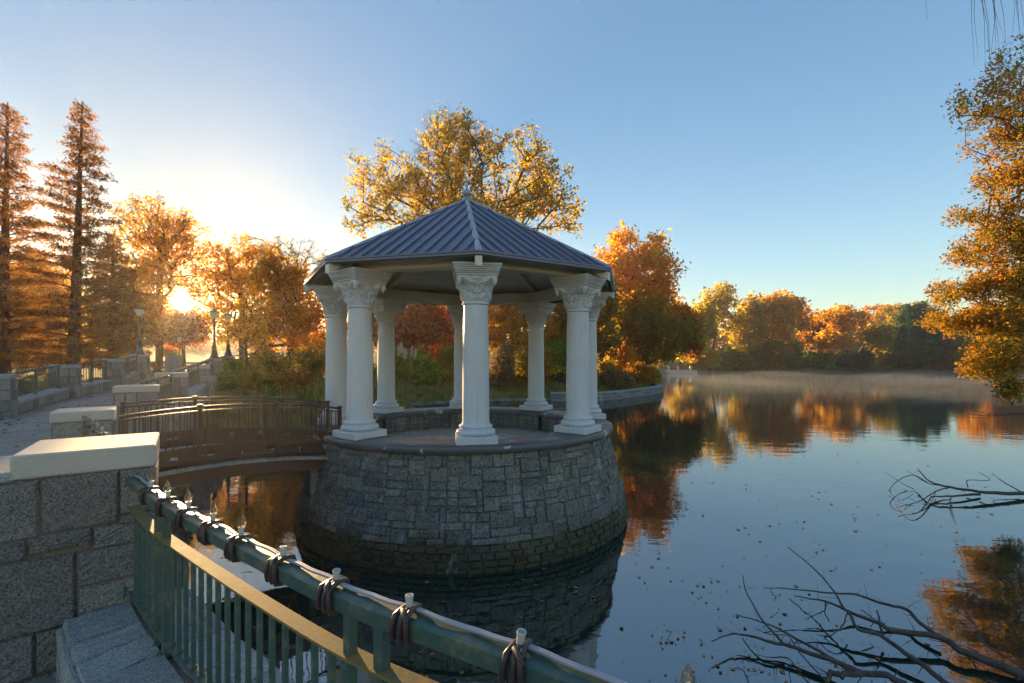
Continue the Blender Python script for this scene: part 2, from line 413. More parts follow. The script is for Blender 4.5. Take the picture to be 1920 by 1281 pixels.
mb = MB(); mb.lathe([(2.9, 1.30), (2.9, 1.40), (2.88, 1.42)], 64); mb.build('floor', M['floor'], gz)
# columns
def capital_mesh():
    mb = MB(); nv, nu = 26, 26
    def section(v):
        k = min(1, max(0, v * 1.05)) ** 1.3
        return k, .225 + .105 * v + .028 * math.sin(v * PI * .9) * -1 + .03 * v ** 3
    for face in range(4):
        ca, sa = math.cos(face * PI / 2), math.sin(face * PI / 2); V = []
        for j in range(nv + 1):
            v = j / nv; k, half = section(v)
            for i in range(nu + 1):
                u = -1 + 2 * i / nu; an = u * PI / 4
                cx, cy = half * 1.04 * math.sin(an), half * 1.04 * math.cos(an)
                sx, sy = half * u, half * (1 - .06 * (1 - u * u))
                x, y = cx + (sx - cx) * k, cy + (sy - cy) * k
                # carved relief
                a = math.atan2(u * .8, v + .15); rel = .5 + .5 * math.cos(a * 13)
                d1 = math.hypot(abs(u) - .34, (v - .60) * .95); d2 = math.hypot(abs(u) - .70, (v - .55) * .95); d3 = math.hypot(u, (v - .78) * .9); d4 = math.hypot(abs(u) - .2, (v - .22) * .6)
                for dd, rr in ((d1, .2), (d2, .2), (d3, .17), (d4, .14)):
                    if dd < rr: rel = .5 + .5 * math.cos(dd / rr * PI * 3)
                rel *= min(1, (1 - abs(u)) * 5) * min(1, v * 8) * min(1, (1 - v) * 9)
                y += .05 * (rel - .35)
                V.append((x * ca - y * sa, x * sa + y * ca, 2.385 + .415 * v))
        w = nu + 1
        mb.add(V, [(j * w + i + 1, j * w + i, j * w + w + i, j * w + w + i + 1) for j in range(nv) for i in range(nu)])
    for sx in (-1, 1):
        for sy in (-1, 1):
            pr = [(.001, -.085), (.022, -.06), (.042, -.02), (.047, .02), (.044, .06), (.03, .085)]
            mb.lathe(pr, 10, (sx * .292, sy * .292, 2.715))
            pts = [(sx * (.285 + .042 * math.cos(q)), sy * (.285 + .042 * math.cos(q)), 2.725 + .042 * math.sin(q)) for q in [k * PI / 5 for k in range(11)]]
            mb.tube(pts, .011, 6)
    for z0, z1, h in ((2.80, 2.83, .345), (2.83, 2.862, .355), (2.865, 2.895, .37), (2.895, 2.925, .385), (2.925, 2.955, .395), (2.955, 3.0, .405)):
        mb.cbox((0, 0, (z0 + z1) / 2), (2 * h, 2 * h, z1 - z0 - .001), 0, .006)
    for side in range(4):
        ca, sa = math.cos(side * PI / 2), math.sin(side * PI / 2)
        for k in range(16):
            x = -.33 + .044 * k; y = .358
            mb.lathe([(.003, -.013), (.014, -.006), (.016, 0), (.014, .006), (.003, .013)], 6, (x * ca - y * sa, x * sa + y * ca, 2.846))
    for k in range(1):
        mb.lathe([(.215, 2.33), (.235, 2.34), (.24, 2.352), (.235, 2.364), (.218, 2.37), (.222, 2.386), (.235, 2.40)], 32)
    return mb.mesh('capital', M['column'], 35)
cap_me = capital_mesh()
shaft_me = MB().lathe([(.245, .30), (.238, .335), (.232, .37), (.2295, .8), (.226, 1.3), (.219, 1.8), (.211, 2.2), (.209, 2.335)], 40, cap=False).mesh('shaft', M['column'], 40)
bm_ = MB(); bm_.cbox((0, 0, .066), (.69, .69, .132), 0, .012)
tor = []
for k in range(9):
    q = -PI / 2 + PI * k / 8; tor.append((.285 + .05 * math.cos(q), .182 + .05 * math.sin(q)))
tor += [(.275, .236), (.262, .25)]
for k in range(7):
    q = -PI / 2 + PI * k / 6; tor.append((.262 + .024 * math.cos(q), .278 + .026 * math.sin(q)))
tor += [(.245, .306)]
bm_.lathe(tor, 40); base_me = bm_.mesh('base', M['column'], 35)
for k in range(8):
    th = TH0 + k * PI / 4; d = gd(th)
    c = link('column', shaft_me, gz, (d.x * CR, d.y * CR, ST + .002), th)
    link('column_base', base_me, c); link('capital', cap_me, c)
# beams, roof
BT = ST + HC
mb = MB()
for k in range(8):
    A = gd(TH0 + k * PI / 4) * CR; B = gd(TH0 + (k + 1) * PI / 4) * CR
    mid = (A + B) / 2; L = (B - A).length + .10; an = math.atan2((B - A).y, (B - A).x)
    mb.box((mid.x, mid.y, BT + .13), (L - .16, .26, .255), an); mb.box((mid.x, mid.y, BT + .27), (L - .1, .36, .03), an)
mb.build('beam', M['trim'], gz)
EZ, ER, AZ, AR = 5.04, 3.60, 7.05, .12
def oc(k, r, z): d = gd(TH0 + k * PI / 4); return Vector((d.x * r, d.y * r, z))
mb = MB(); sl_ = (AZ - EZ) / ER
for k in range(8):
    a, b = oc(k, ER, EZ), oc(k + 1, ER, EZ); c_, d_ = oc(k + 1, AR, AZ - AR * sl_), oc(k, AR, AZ - AR * sl_)
    th_ = Vector((0, 0, -.05))
    mb.add([a, b, c_, d_, a + th_, b + th_, c_ + th_, d_ + th_], [(0, 1, 2, 3), (7, 6, 5, 4), (0, 4, 5, 1)])
roof = mb.build('roof', M['roof'], gz)
mb = MB()
for k in range(8):                     # standing seams square to each eave
    a, b = oc(k, ER, EZ), oc(k + 1, ER, EZ); e = (b - a); L = e.length; e.normalize(); top = Vector((0, 0, AZ)); mid = (a + b) / 2
    up = (top - mid); slope = up.length; upn = up.normalized(); nr = e.cross(upn); nr = nr if nr.z > 0 else -nr
    ns = 12
    for q in range(1, ns):
        s_ = (q / ns - .5) * L; run = slope * (1 - abs(s_) / (L / 2)) - .07
        if run < .1: continue
        p0 = mid + e * s_ + nr * .004; p1 = p0 + upn * run
        w = e * .011; h = nr * .036
        mb.add([p0 - w, p0 + w, p0 + w + h, p0 - w + h, p1 - w, p1 + w, p1 + w + h, p1 - w + h], [(0, 1, 2, 3), (7, 6, 5, 4), (3, 2, 6, 7), (0, 3, 7, 4), (1, 5, 6, 2)])
mb.build('standing_seam', M['roof'], roof)
mb = MB()
for k in range(8):
    a = oc(k, ER + .01, EZ + .03); b = oc(k, AR, AZ - AR * sl_ + .035); u = gd(TH0 + k * PI / 4); s_ = Vector((-u.y, u.x, 0))
    up = Vector((0, 0, .018)); lo = Vector((0, 0, -.028))
    mb.add([a - s_ * .055 + lo, a + up, a + s_ * .055 + lo, b - s_ * .055 + lo, b + up, b + s_ * .055 + lo, a + Vector((0, 0, -.03)), b], [(0, 1, 4, 3), (1, 2, 5, 4), (0, 6, 2, 1)])
mb.build('ridge_cap', M['roofcap'], roof)
mb = MB()
for k in range(8):
    a, b = oc(k, ER + .012, EZ - .005), oc(k + 1, ER + .012, EZ - .005); a2, b2 = oc(k, ER + .012, EZ + .02), oc(k + 1, ER + .012, EZ + .02)
    a3, b3 = oc(k, ER - .05, EZ - .07), oc(k + 1, ER - .05, EZ - .07)
    mb.add([a, b, b2, a2, a3, b3], [(0, 1, 2, 3), (4, 5, 1, 0)])
mb.build('eave_edge', M['roof'], roof)
MB().lathe([(.20, 6.93), (.13, 7.04), (.07, 7.09), (.05, 7.13), (.10, 7.16), (.115, 7.20), (.10, 7.25), (.05, 7.285), (.025, 7.32), (.018, 7.5), (.003, 7.62)], 20).build('finial', M['roofcap'], roof, smooth=40)
mb = MB()                                # boarded ceiling under the roof
for k in range(8):
    for q in range(9):
        f0, f1 = q / 9, (q + .93) / 9
        r0, r1 = 3.46 * (1 - f0) + .2 * f0, 3.46 * (1 - f1) + .2 * f1
        z0, z1 = EZ - .07 + (ER - r0) * sl_ , EZ - .07 + (ER - r1) * sl_
        a, b, c_, d_ = oc(k, r0, z0), oc(k + 1, r0, z0), oc(k + 1, r1, z1), oc(k, r1, z1)
        dn = Vector((0, 0, -.025)); mb.add([a, b, c_, d_, a + dn, b + dn, c_ + dn, d_ + dn], [(0, 3, 2, 1), (4, 5, 6, 7), (0, 1, 5, 4), (3, 7, 6, 2)])
mb.build('ceiling_board', M['trim'], roof)
for k in range(8):
    u = gd(TH0 + k * PI / 4); s_ = Vector((-u.y, u.x, 0)); mb = MB()
    a = oc(k, ER - .03, EZ - .075); b = oc(k, .15, AZ - .30); dn = Vector((0, 0, -.15)); w = s_ * .055
    mb.add([a - w, a + w, a + w + dn, a - w + dn, b - w, b + w, b + w + dn, b - w + dn], [(0, 1, 2, 3), (7, 6, 5, 4), (0, 4, 5, 1), (3, 2, 6, 7), (0, 3, 7, 4), (1, 5, 6, 2)])
    mb.build('rafter', M['trim'], roof)
# ------------------------------------------------------------------ bridge
br_ = thing('footbridge', 'short arched brown footbridge from the path to the gazebo', 'bridge', (-4.9, 8.5, 0)); BO = Vector((-4.9, 8.5, 0))
NA, NB = Vector((-5.64, 6.6, 0)), Vector((-3.24, 8.87, 0)); FA, FB = Vector((-7.16, 8.6, 0)), Vector((-3.92, 10.04, 0))
def dz_(t): return 1.60 + .42 * t - .52 * t * t
def bp(side, t, dz=0): a, b = (NA, NB) if side == 0 else (FA, FB); p = a.lerp(b, t); p.z = dz_(t) + dz; return p
mb = MB(); npl = 26
for k in range(npl):
    t0, t1 = k / npl, (k + .93) / npl
    q = [bp(0, t0), bp(0, t1), bp(1, t1), bp(1, t0)]
    n_ = [(q[0] - q[3]).normalized() * .13, (q[1] - q[2]).normalized() * .13]
    q[0] = q[0] + n_[0]; q[1] = q[1] + n_[1]; q[3] = q[3] - n_[0]; q[2] = q[2] - n_[1]
    dn = Vector((0, 0, -.045)); mb.add(q + [p + dn for p in q], [(0, 1, 2, 3), (7, 6, 5, 4), (0, 4, 5, 1), (1, 5, 6, 2), (2, 6, 7, 3), (3, 7, 4, 0)])
mb.build('deck', M['plank'], br_, off=BO)
for side in (0, 1):
    mb = MB(); sec = [(-.04, -.25), (.04, -.25), (.04, -.05), (-.04, -.05)]
    mb.sweep([bp(side, t / 14 * 1.0) for t in range(15)], sec); mb.build('arch_beam', M['brown_panel'], br_, off=BO)
motifs = {
 'shell': [(-.07, 0), (-.05, .05), (0, .08), (.05, .05), (.07, 0), (.02, -.015), (-.02, -.015)],
 'fish': [(-.08, .03), (-.04, 0), (0, .03), (.06, .02), (.08, -.01), (.05, -.03), (0, -.035), (-.04, -.01), (-.08, -.04)],
 'goblet': [(-.08, .04), (.08, .04), (.04, .015), (.008, .01), (.008, -.07), (-.008, -.07), (-.008, .01), (-.04, .015)],
 'fan': [(-.05, .05), (.05, .05), (.035, .0), (.006, -.055), (-.006, -.055), (-.035, .0)],
 'leaf': [(-.05, -.02), (-.01, .04), (.06, .05), (.03, .0), (.05, -.04), (0, -.03)]}
mk = ['shell', 'leaf', 'fish', 'goblet', 'fish', 'goblet', 'fan']
for side in (0, 1):
    rl = MB(); T = [k / 24 for k in range(25)]
    rl.sweep([bp(side, t, .90) for t in T], [(-.028, -.012), (.028, -.012), (.032, .008), (.02, .024), (-.02, .024), (-.032, .008)])
    rail = rl.build('railing', M['brown_rail'], br_, off=BO, smooth=30)
    m2 = MB()
    for dz0, dz1 in ((.835, .855), (.275, .30), (.06, .075)):
        m2.sweep([bp(side, t) for t in T], [(-.016, dz0), (.016, dz0), (.016, dz1), (-.016, dz1)])
    m2.build('rail_bar', M['brown_rail'], rail, off=BO)
    L = (bp(side, 1) - bp(side, 0)).length; nb = int(L / .088)
    bal = None; posts = (.0, .32, .66, 1.0)
    for k in range(1, nb):
        t = k / nb
        if min(abs(t - p) for p in posts) < .018: continue
        p = bp(side, t); m3 = MB().box((0, 0, .568), (.018, .018, .535), 0) if bal is None else None
        if bal is None: bal = m3.mesh('baluster', M['brown_rail'])
        link('baluster', bal, rail, p - BO, math.atan2((NB - NA).y, (NB - NA).x))
    for t in posts:
        p = bp(side, min(max(t, .006), .994)); m3 = MB().box((p.x, p.y, p.z + .42), (.06, .06, 1.0), .75)
        m3.cbox((p.x, p.y, p.z + .935), (.085, .085, .03), .75, .008); m3.build('post', M['brown_rail'], rail, off=BO)
    # solid lower panel with cut-out motifs
    outer = [(x / 24 * L, .06) for x in range(25)] + [(x / 24 * L, .275) for x in range(24, -1, -1)]
    loops = [[Vector((x, z, 0)) for x, z in outer]]
    r = random.Random(3 + side)
    for k in range(7):
        x0 = (k + .5) / 7 * L * .97 + .04; mt = motifs[mk[(k + side * 3) % 7]]
        loops.append([Vector((x0 + x * 1.25, .168 + z * 1.2, 0)) for x, z in mt])
    tri = tessellate_polygon(loops); flat = [p for lp in loops for p in lp]
    V = []
    for off_ in (-.005, .005):
        for p in flat:
            t = p.x / L; q = bp(side, t, p.y); d = (bp(side, 1) - bp(side, 0)); d.z = 0; d.normalize(); V.append(q + Vector((d.y, -d.x, 0)) * off_)
    n_ = len(flat); Fc = [tuple(x) for x in tri] + [tuple(n_ + i for i in reversed(x)) for x in tri]
    b0 = 0
    for lp in loops:
        for i in range(len(lp)):
            j = (i + 1) % len(lp); Fc.append((b0 + i, b0 + j, n_ + b0 + j, n_ + b0 + i))
        b0 += len(lp)
    MB().add(V, Fc).build('cutout_panel', M['brown_panel'], rail, off=BO)
# abutment on the gazebo side
mb = MB(); d = gd(OP); mb.cbox((GC.x + d.x * 3.2, GC.y + d.y * 3.2, 1.1), (1.3, .5, .55), OP, .03)
mb.build('bridge_bearing', M['granite_far'], br_, off=BO)
# ------------------------------------------------------------------ piers, walls and railings of the path
def pier(name, label, front_left, udir, w, dep, z0, ztop, group, mat='granite_far', cap_t=.16, grain=0, custom=None, body_left=.04, capmat='cap', foot=-.9, capin=0.0):
    u = Vector((udir[0], udir[1], 0)).normalized(); back = Vector((-u.y, u.x, 0)); fl = Vector((front_left[0], front_left[1], 0))
    c = fl + u * w / 2 + back * dep / 2
    o = thing(name, label, 'stone pier', (c.x, c.y, z0), 0, group)
    an = math.atan2(u.y, u.x); off = Vector((c.x, c.y, z0))
    zb = ztop - cap_t
    MB().cbox((c.x, c.y, ztop - cap_t / 2), (w - capin, dep - capin, cap_t), an, .012).build('cap_stone', M[capmat], o, off=off)
    MB().box((c.x, c.y, (foot + zb) / 2 + .002), (w - .07, dep - .07, zb - foot), an).build('mortar_core', M['mortar'], o, off=off)
    mb = MB()
    fr = c - u * (w / 2 - .02) - back * (dep / 2 - .02); fr.z = 0
    ww, dd = w - .04, dep - .04
    faces = [(fr, u, ww), (fr + u * ww, back, dd), (fr + u * ww + back * dd, -u, ww), (fr + back * dd, -back, dd)]
    for k, (p, du, L) in enumerate(faces):
        fn = plane_fn(p, du)
        if k == 0 and custom:
            for (s0, s1, va, vb, sd) in custom: stone(mb, fn, s0 - .02, s1 - .02, va, vb, gap=-.001, bulge=.024, rough=.012, nu=16, nv=12, seed=sd)
            continue
        H = zb - foot; n = max(2, int(H / .26)); rows = []
        r = random.Random(grain * 7 + k); 
        for q in range(n): rows.append(H / n)
        ashlar(mb, fn, L, foot, rows, L / 4, [2, 2, 1, 3], grain * 31 + k, gap=.008, bulge=.02, rough=.01, nu=5, nv=5, hmax=1)
    mb.build('stonework', M[mat], o, off=off)
    return o
PG = 'granite piers along the lakeside path'
# near pier, its front stones laid out as in the photograph
fl0 = Vector((-3.45, 3.22, 0)); u0 = Vector((.63, .44, 0)).normalized()
cus = [(-.42, .14, 2.07, 2.47, 1), (.15, .575, 2.09, 2.485, 2), (.585, .80, 2.15, 2.48, 3), (-.42, .08, 1.93, 2.06, 4), (.09, .42, 1.96, 2.08, 5), (.43, .80, 1.92, 2.075, 6),
       (-.42, .33, 1.41, 1.92, 7), (.345, .80, 1.66, 1.91, 8), (.345, .80, 1.42, 1.65, 9), (.59, .80, 2.08, 2.14, 91), (-.42, .12, 1.10, 1.40, 10), (.13, .345, 1.12, 1.40, 11), (.35, .80, 1.1, 1.41, 12), (-.42, .2, .7, 1.09, 13), (.21, .80, .7, 1.09, 14), (-.42, .3, .3, .69, 15), (.31, .80, .3, .69, 16)]
p0 = pier('granite_pier', 'large rough granite pier with a pale cap stone at the near left edge', (fl0.x, fl0.y), (u0.x, u0.y), .80, .80, 1.05, 2.66, PG, 'granite', .17, 1, cus)
# its body runs on to the left below the cap
ml = MB(); e0 = fl0 - u0 * .45
ml.box((e0.x + u0.x * .24 - u0.y * .42, e0.y + u0.y * .24 + u0.x * .42, 1.38), (.50, .79, 2.20), math.atan2(u0.y, u0.x))
off0 = Vector(p0.location); ml.build('side_core', M['mortar'], p0, off=off0)
an0 = math.atan2(u0.y, u0.x); MB().cbox((e0.x + u0.x * .235 - u0.y * .41, e0.y + u0.y * .235 + u0.x * .41, 2.515), (.48, .83, .07), an0, .012).build('side_cap', M['granite_pale'], p0, off=off0)
def by_px(xl, xr, ytop, Zc, zg):
    X0, X1 = (xl - 960) / F * Zc, (xr - 960) / F * Zc; return X0, X1, EYE - (ytop - HY) / F * Zc
# (label, centre x, centre y, ground z, top z, heading)
PD = [('second granite pier with a pale cap, just beyond the near cap stone', -5.50, 6.05, 1.42, 2.69, 38, .60),
      ('granite pier with a pale cap at the far side of the footbridge entrance', -7.78, 9.75, 1.56, 2.80, 36, .74),
      ('granite pier with a pale cap, third beyond the footbridge in the right hand row', -9.35, 12.9, 1.70, 2.98, 34, .74),
      ('small far granite pier between the railings just before the lamp post', -13.05, 19.6, 1.92, 3.10, 32, .74),
      ('granite pier carrying the nearer of the two lamp posts', -15.6, 24.6, 2.15, 3.40, 32, .74),
      ('granite pier carrying the farther of the two lamp posts', -17.05, 28.2, 2.3, 3.57, 30, .74)]
LD = [('cut off granite pier at the left edge of the photograph beside the green fence', -14.55, 13.25, 1.66, 2.92, 36, .74),
      ('pale topped granite pier at the end of the green fence across the path', -16.95, 17.8, 1.88, 3.15, 33, .80),
      ('brownish granite pier under the redwood on the far side of the path', -17.3, 20.4, 2.1, 3.38, 25, .66),
      ('wide granite pier carrying the lamp post half hidden under the trees', -20.0, 25.2, 2.35, 3.62, 25, .80)]
def place_pier(row, k):
    lab, x, y, zg, zt, hd, w = row; a = R(hd); u = Vector((math.cos(a), math.sin(a), 0)); b = Vector((-u.y, u.x, 0))
    fl = Vector((x, y, 0)) - u * w / 2 - b * w / 2
    return pier('granite_pier', lab, (fl.x, fl.y), (u.x, u.y), w, w, zg, zt, PG, 'granite_far', .13, 3 + k, capin=.05 if k > 3 else .0, capmat='cap' if k < 4 else 'granite_pale', foot=-.6 if k < 6 else zg - .4)
for k, row in enumerate(PD): place_pier(row, k)
for k, row in enumerate(LD): place_pier(row, k + 10)
mb = MB(); mb.lathe([(.42, 0), (.42, 1.15), (.38, 1.25)], 20, (0, 0, 0)); o = thing('granite_pier', 'round shouldered brown pier beside the lamp at the path bend', 'stone pier', (-20.4, 28.3, 2.4), 0, PG)
mb.build('stonework', M['granite_far'], o)
# plan curves
def spline(pts, n):                      # Catmull-Rom
    pts = [Vector(p) for p in pts]; P = [pts[0] * 2 - pts[1]] + pts + [pts[-1] * 2 - pts[-2]]; out = []
    for i in range(1, len(P) - 2):
        for k in range(n):
            t = k / n; a, b, c, d = P[i - 1], P[i], P[i + 1], P[i + 2]
            out.append(.5 * ((2 * b) + (c - a) * t + (2 * a - 5 * b + 4 * c - d) * t * t + (3 * b - a - 3 * c + d) * t ** 3))
    out.append(pts[-1]); return out
RC = spline([(-2.93, 3.62, 0), (-2.38, 3.13, 0), (-1.76, 2.64, 0), (-1.14, 2.17, 0), (-.62, 1.80, 0), (-.20, 1.56, 0), (.13, 1.37, 0), (.45, 1.15, 0), (1.2, .6, 0), (2.6, -.4, 0)], 10)
cum = [0.0]
for a, b in zip(RC, RC[1:]): cum.append(cum[-1] + (b - a).length)
def rc(s):
    s = min(max(s, 0), cum[-1] - 1e-6)
    for i in range(len(cum) - 1):
        if cum[i + 1] >= s:
            t = (s - cum[i]) / (cum[i + 1] - cum[i]); p = RC[i].lerp(RC[i + 1], t); d = (RC[i + 1] - RC[i]).normalized(); return p, d
def s_at(px):
    lo, hi = 0, cum[-1]
    for _ in range(40):
        m = (lo + hi) / 2; p, _d = rc(m)
        if p.y > .2 and 960 + F * p.x / p.y < px: lo = m
        else: hi = m
    return lo
def sub(s0, s1, z=0.0, n=40):
    out = []
    for k in range(n + 1):
        p, _ = rc(s0 + (s1 - s0) * k / n); out.append(Vector((p.x, p.y, z)))
    return out
SE = cum[-1]
TZ, MZ, BZ = EYE - .895, EYE - 1.12, EYE - 1.765
fr_ = thing('guard_rail', 'green steel guard rail in the foreground, running down to the right from the near pier', 'railing', (-2.93, 3.62, 1.46), 0); FO = Vector((-2.93, 3.62, 1.46))
MB().sweep(sub(.02, SE, TZ, 90), [(-.036, -.062), (.036, -.062), (.036, -.008), (.030, 0), (-.030, 0), (-.036, -.008)]).build('top_rail', M['teal'], fr_, off=FO, smooth=30)
MB().sweep(sub(.02, SE, MZ, 90), [(-.036, -.012), (.036, -.012), (.036, 0), (-.036, 0)]).build('middle_rail', M['plate_painted_sun'], fr_, off=FO)
MB().sweep(sub(.02, SE, BZ, 90), [(-.026, -.016), (.026, -.016), (.026, 0), (-.026, 0)]).build('bottom_rail', M['teal'], fr_, off=FO)
bal_me = MB().box((0, 0, 0), (.021, .021, MZ - .012 - BZ - .002)).mesh('baluster', M['teal'])
foot_me = MB().cbox((0, 0, .006), (.034, .034, .012), 0, .003).mesh('baluster_foot', M['teal'])
pairs = [(s_at(297), s_at(312)), (s_at(657), s_at(716))]
d_ = pairs[1][0] - pairs[0][0]; pairs.append((pairs[1][0] + d_, pairs[1][1] + d_)); pairs.append((pairs[2][0] + d_, pairs[2][1] + d_))
def put_bal(s):
    p, d = rc(s); a = math.atan2(d.y, d.x)
    o = link('baluster', bal_me, fr_, Vector((p.x, p.y, (MZ + BZ - .012) / 2)) - FO, a)
    link('baluster_foot', foot_me, o, (0, 0, -(MZ - .012 - BZ - .002) / 2))
for k in range(5): put_bal(.05 + (pairs[0][0] - .05) * (k + .5) / 5)
for i in range(len(pairs) - 1):
    a, b = pairs[i][1], pairs[i + 1][0]
    for k in range(1, 17): 
        if a + (b - a) * k / 17 < SE: put_bal(a + (b - a) * k / 17)
for a, b in pairs:
    for s, wd in ((a, .034), (b, .046)):
        if s > SE: continue
        p, d = rc(s); an = math.atan2(d.y, d.x); mb = MB()
        mb.box((p.x, p.y, (TZ - .064 + 1.40) / 2), (wd, .04, TZ - .064 - 1.40), an); mb.box((p.x, p.y, 1.462), (wd + .04, .08, .012), an)
        mb.build('post', M['teal'], fr_, off=FO)
mb = MB()
for z in (TZ - .03, MZ - .006, BZ - .01):
    p, d = rc(.012); mb.cbox((p.x, p.y, z), (.012, .11, .11), math.atan2(d.y, d.x), .003)
mb.build('wall_flange', M['teal'], fr_, off=FO)
# ledge under the foreground rail
lg = thing('stone_ledge', 'low pale granite wall under the green foreground rail', 'low wall', (-2.5, 3.2, 0)); LO = Vector((-2.5, 3.2, 0))
sec = [(-.36, -.5), (.40, -1.2), (.40, 1.42), (.36, 1.435), (-.32, 1.435), (-.36, 1.40)]
MB().sweep(sub(0, SE, 0, 60), sec).build('mortar_bed', M['mortar'], lg, off=LO)
def ledge_fn(s, v, d):                   # v runs over the inner face, the top and the outer face
    p, t = rc(s); nrm = Vector((t.y, -t.x, 0)); q = Vector((p.x, p.y, 0))
    inw, H, wid = -.37, .40, .78
    if v < H: return q + nrm * -(-inw + d) * 1.0 + Vector((0, 0, 1.0 + v)) if False else q + nrm * (inw * 1.0 - d) * -1.0 * -1.0 + Vector((0, 0, 1.04 + v))
    if v < H + wid: return q + nrm * (inw + (v - H)) + Vector((0, 0, 1.44 + d))
    return q + nrm * (inw + wid + d) + Vector((0, 0, 1.44 - (v - H - wid)))
mb = MB(); r = random.Random(12)
s = 0.0; k = 0
while s < SE:                              # face blocks on the path side, then the blocks of the top in two strips
    w = r.uniform(.34, .55); e = min(s + w, SE)
    stone(mb, ledge_fn, s, e, .02, .40, gap=.008, bulge=.02, rough=.006, nu=8, nv=6, seed=300 + k, skirt=.02)
    s = e; k += 1
for lo_, hi_, sd in ((.405, .76, 1), (.77, 1.17, 2)):
    s = -.0 + .1 * sd * 0; 
    while s < SE:
        w = r.uniform(.26, .46); e = min(s + w, SE)
        stone(mb, ledge_fn, s, e, lo_, hi_, gap=.011, bulge=.03, rough=.012, nu=12, nv=9, seed=400 + k + sd, skirt=.02); s = e; k += 1
for row in range(5):
    s = 0.0
    while s < SE:
        w = r.uniform(.3, .6); e = min(s + w, SE)
        stone(mb, ledge_fn, s, e, 1.18 + row * .28, 1.18 + row * .28 + .28, gap=.008, bulge=.018, rough=.006, nu=6, nv=5, seed=700 + k, skirt=.02); s = e; k += 1
mb.build('stonework', M['granite_pale'], lg, off=LO)
# string light
sg = thing('string_light', 'string of clear bulbs in pale sockets tied along the foreground top rail with brown tubing', 'string light', (-2.93, 3.62, TZ)); SO = Vector((-2.93, 3.62, TZ))
wire = MB(); wpts = []
for k in range(140):
    p, d = rc(.03 + (SE - .1) * k / 139); n_ = Vector((d.y, -d.x, 0)); sg_ = math.sin(k * 1.3) * .004
    wpts.append(Vector((p.x, p.y, TZ + .010 + abs(math.sin(k * .31)) * .006)) + n_ * (-.012 + sg_))
wire.tube(wpts, .006, 6); wire.tube([q + Vector((.003, .014, -.002)) for q in wpts], .005, 6); wire.build('wire', M['wire'], sg, off=SO, smooth=60)
glass_me = MB().lathe([(.009, 0), (.012, .006), (.0165, .018), (.017, .028), (.013, .042), (.006, .056), (.0012, .066)], 14).mesh('bulb', M['glass'], 60)
sock_me = MB().lathe([(.0105, -.012), (.0115, .018), (.014, .030), (.0135, .034), (.0105, .034), (.010, .024)], 14).mesh('socket', M['socket'], 40)
fil_me = MB().tube([(0, 0, 0), (0, .003, .022), (.003, 0, .034), (-.003, 0, .030), (0, 0, .01)], .0012, 4).mesh('filament', M['socket'])
bulb_px = [(282, 1), (314, 1), (352, 1), (397, 1), (450, 1), (529, 0), (628, 0), (766, 0), (974, 0), (1290, 2)]
for k, (px, on) in enumerate(bulb_px):
    s = s_at(px); p, d = rc(s); an = math.atan2(d.y, d.x); n_ = Vector((d.y, -d.x, 0))
    sp = Vector((p.x, p.y, TZ + .030)) - n_ * .004
    scl = 1.1
    so = link('socket', sock_me, sg, sp - SO, an); so.scale = (scl,) * 3; so.rotation_euler = (rnd.uniform(-.1, .1), rnd.uniform(-.12, .18), an)
    if on:
        b = link('bulb', glass_me, so, (0, 0, .03)); b.scale = (1.1,) * 3; link('filament', fil_me, so, (0, 0, .03))
    mb = MB(); n_coil = 3 if px > 380 else 2
    for q in range(n_coil):
        pts = []; c0, dd = rc(s + (q - (n_coil - 1) / 2) * .026 - .004); nn = Vector((dd.y, -dd.x, 0))
        for i in range(25):
            a = 2 * PI * i / 24; ca, sa = math.cos(a), math.sin(a)
            rr = .052 / max(abs(ca), abs(sa)) ** .55
            pts.append(Vector((c0.x, c0.y, TZ - .030)) + nn * (ca * rr) + Vector((0, 0, sa * rr * .98)) + dd * (.012 * math.sin(a + q)))
        mb.tube(pts, .0105, 8, cap=False)
    a_ = Vector((p.x, p.y, TZ + .03)) + n_ * .03; mb.tube([a_, a_ + n_ * .03 + d * .03, a_ + n_ * .045 + d * .055 + Vector((0, 0, -.008))], [.010, .009, .004], 6)
    mb.build('tubing_tie', M['cable'], sg, off=SO, smooth=60)
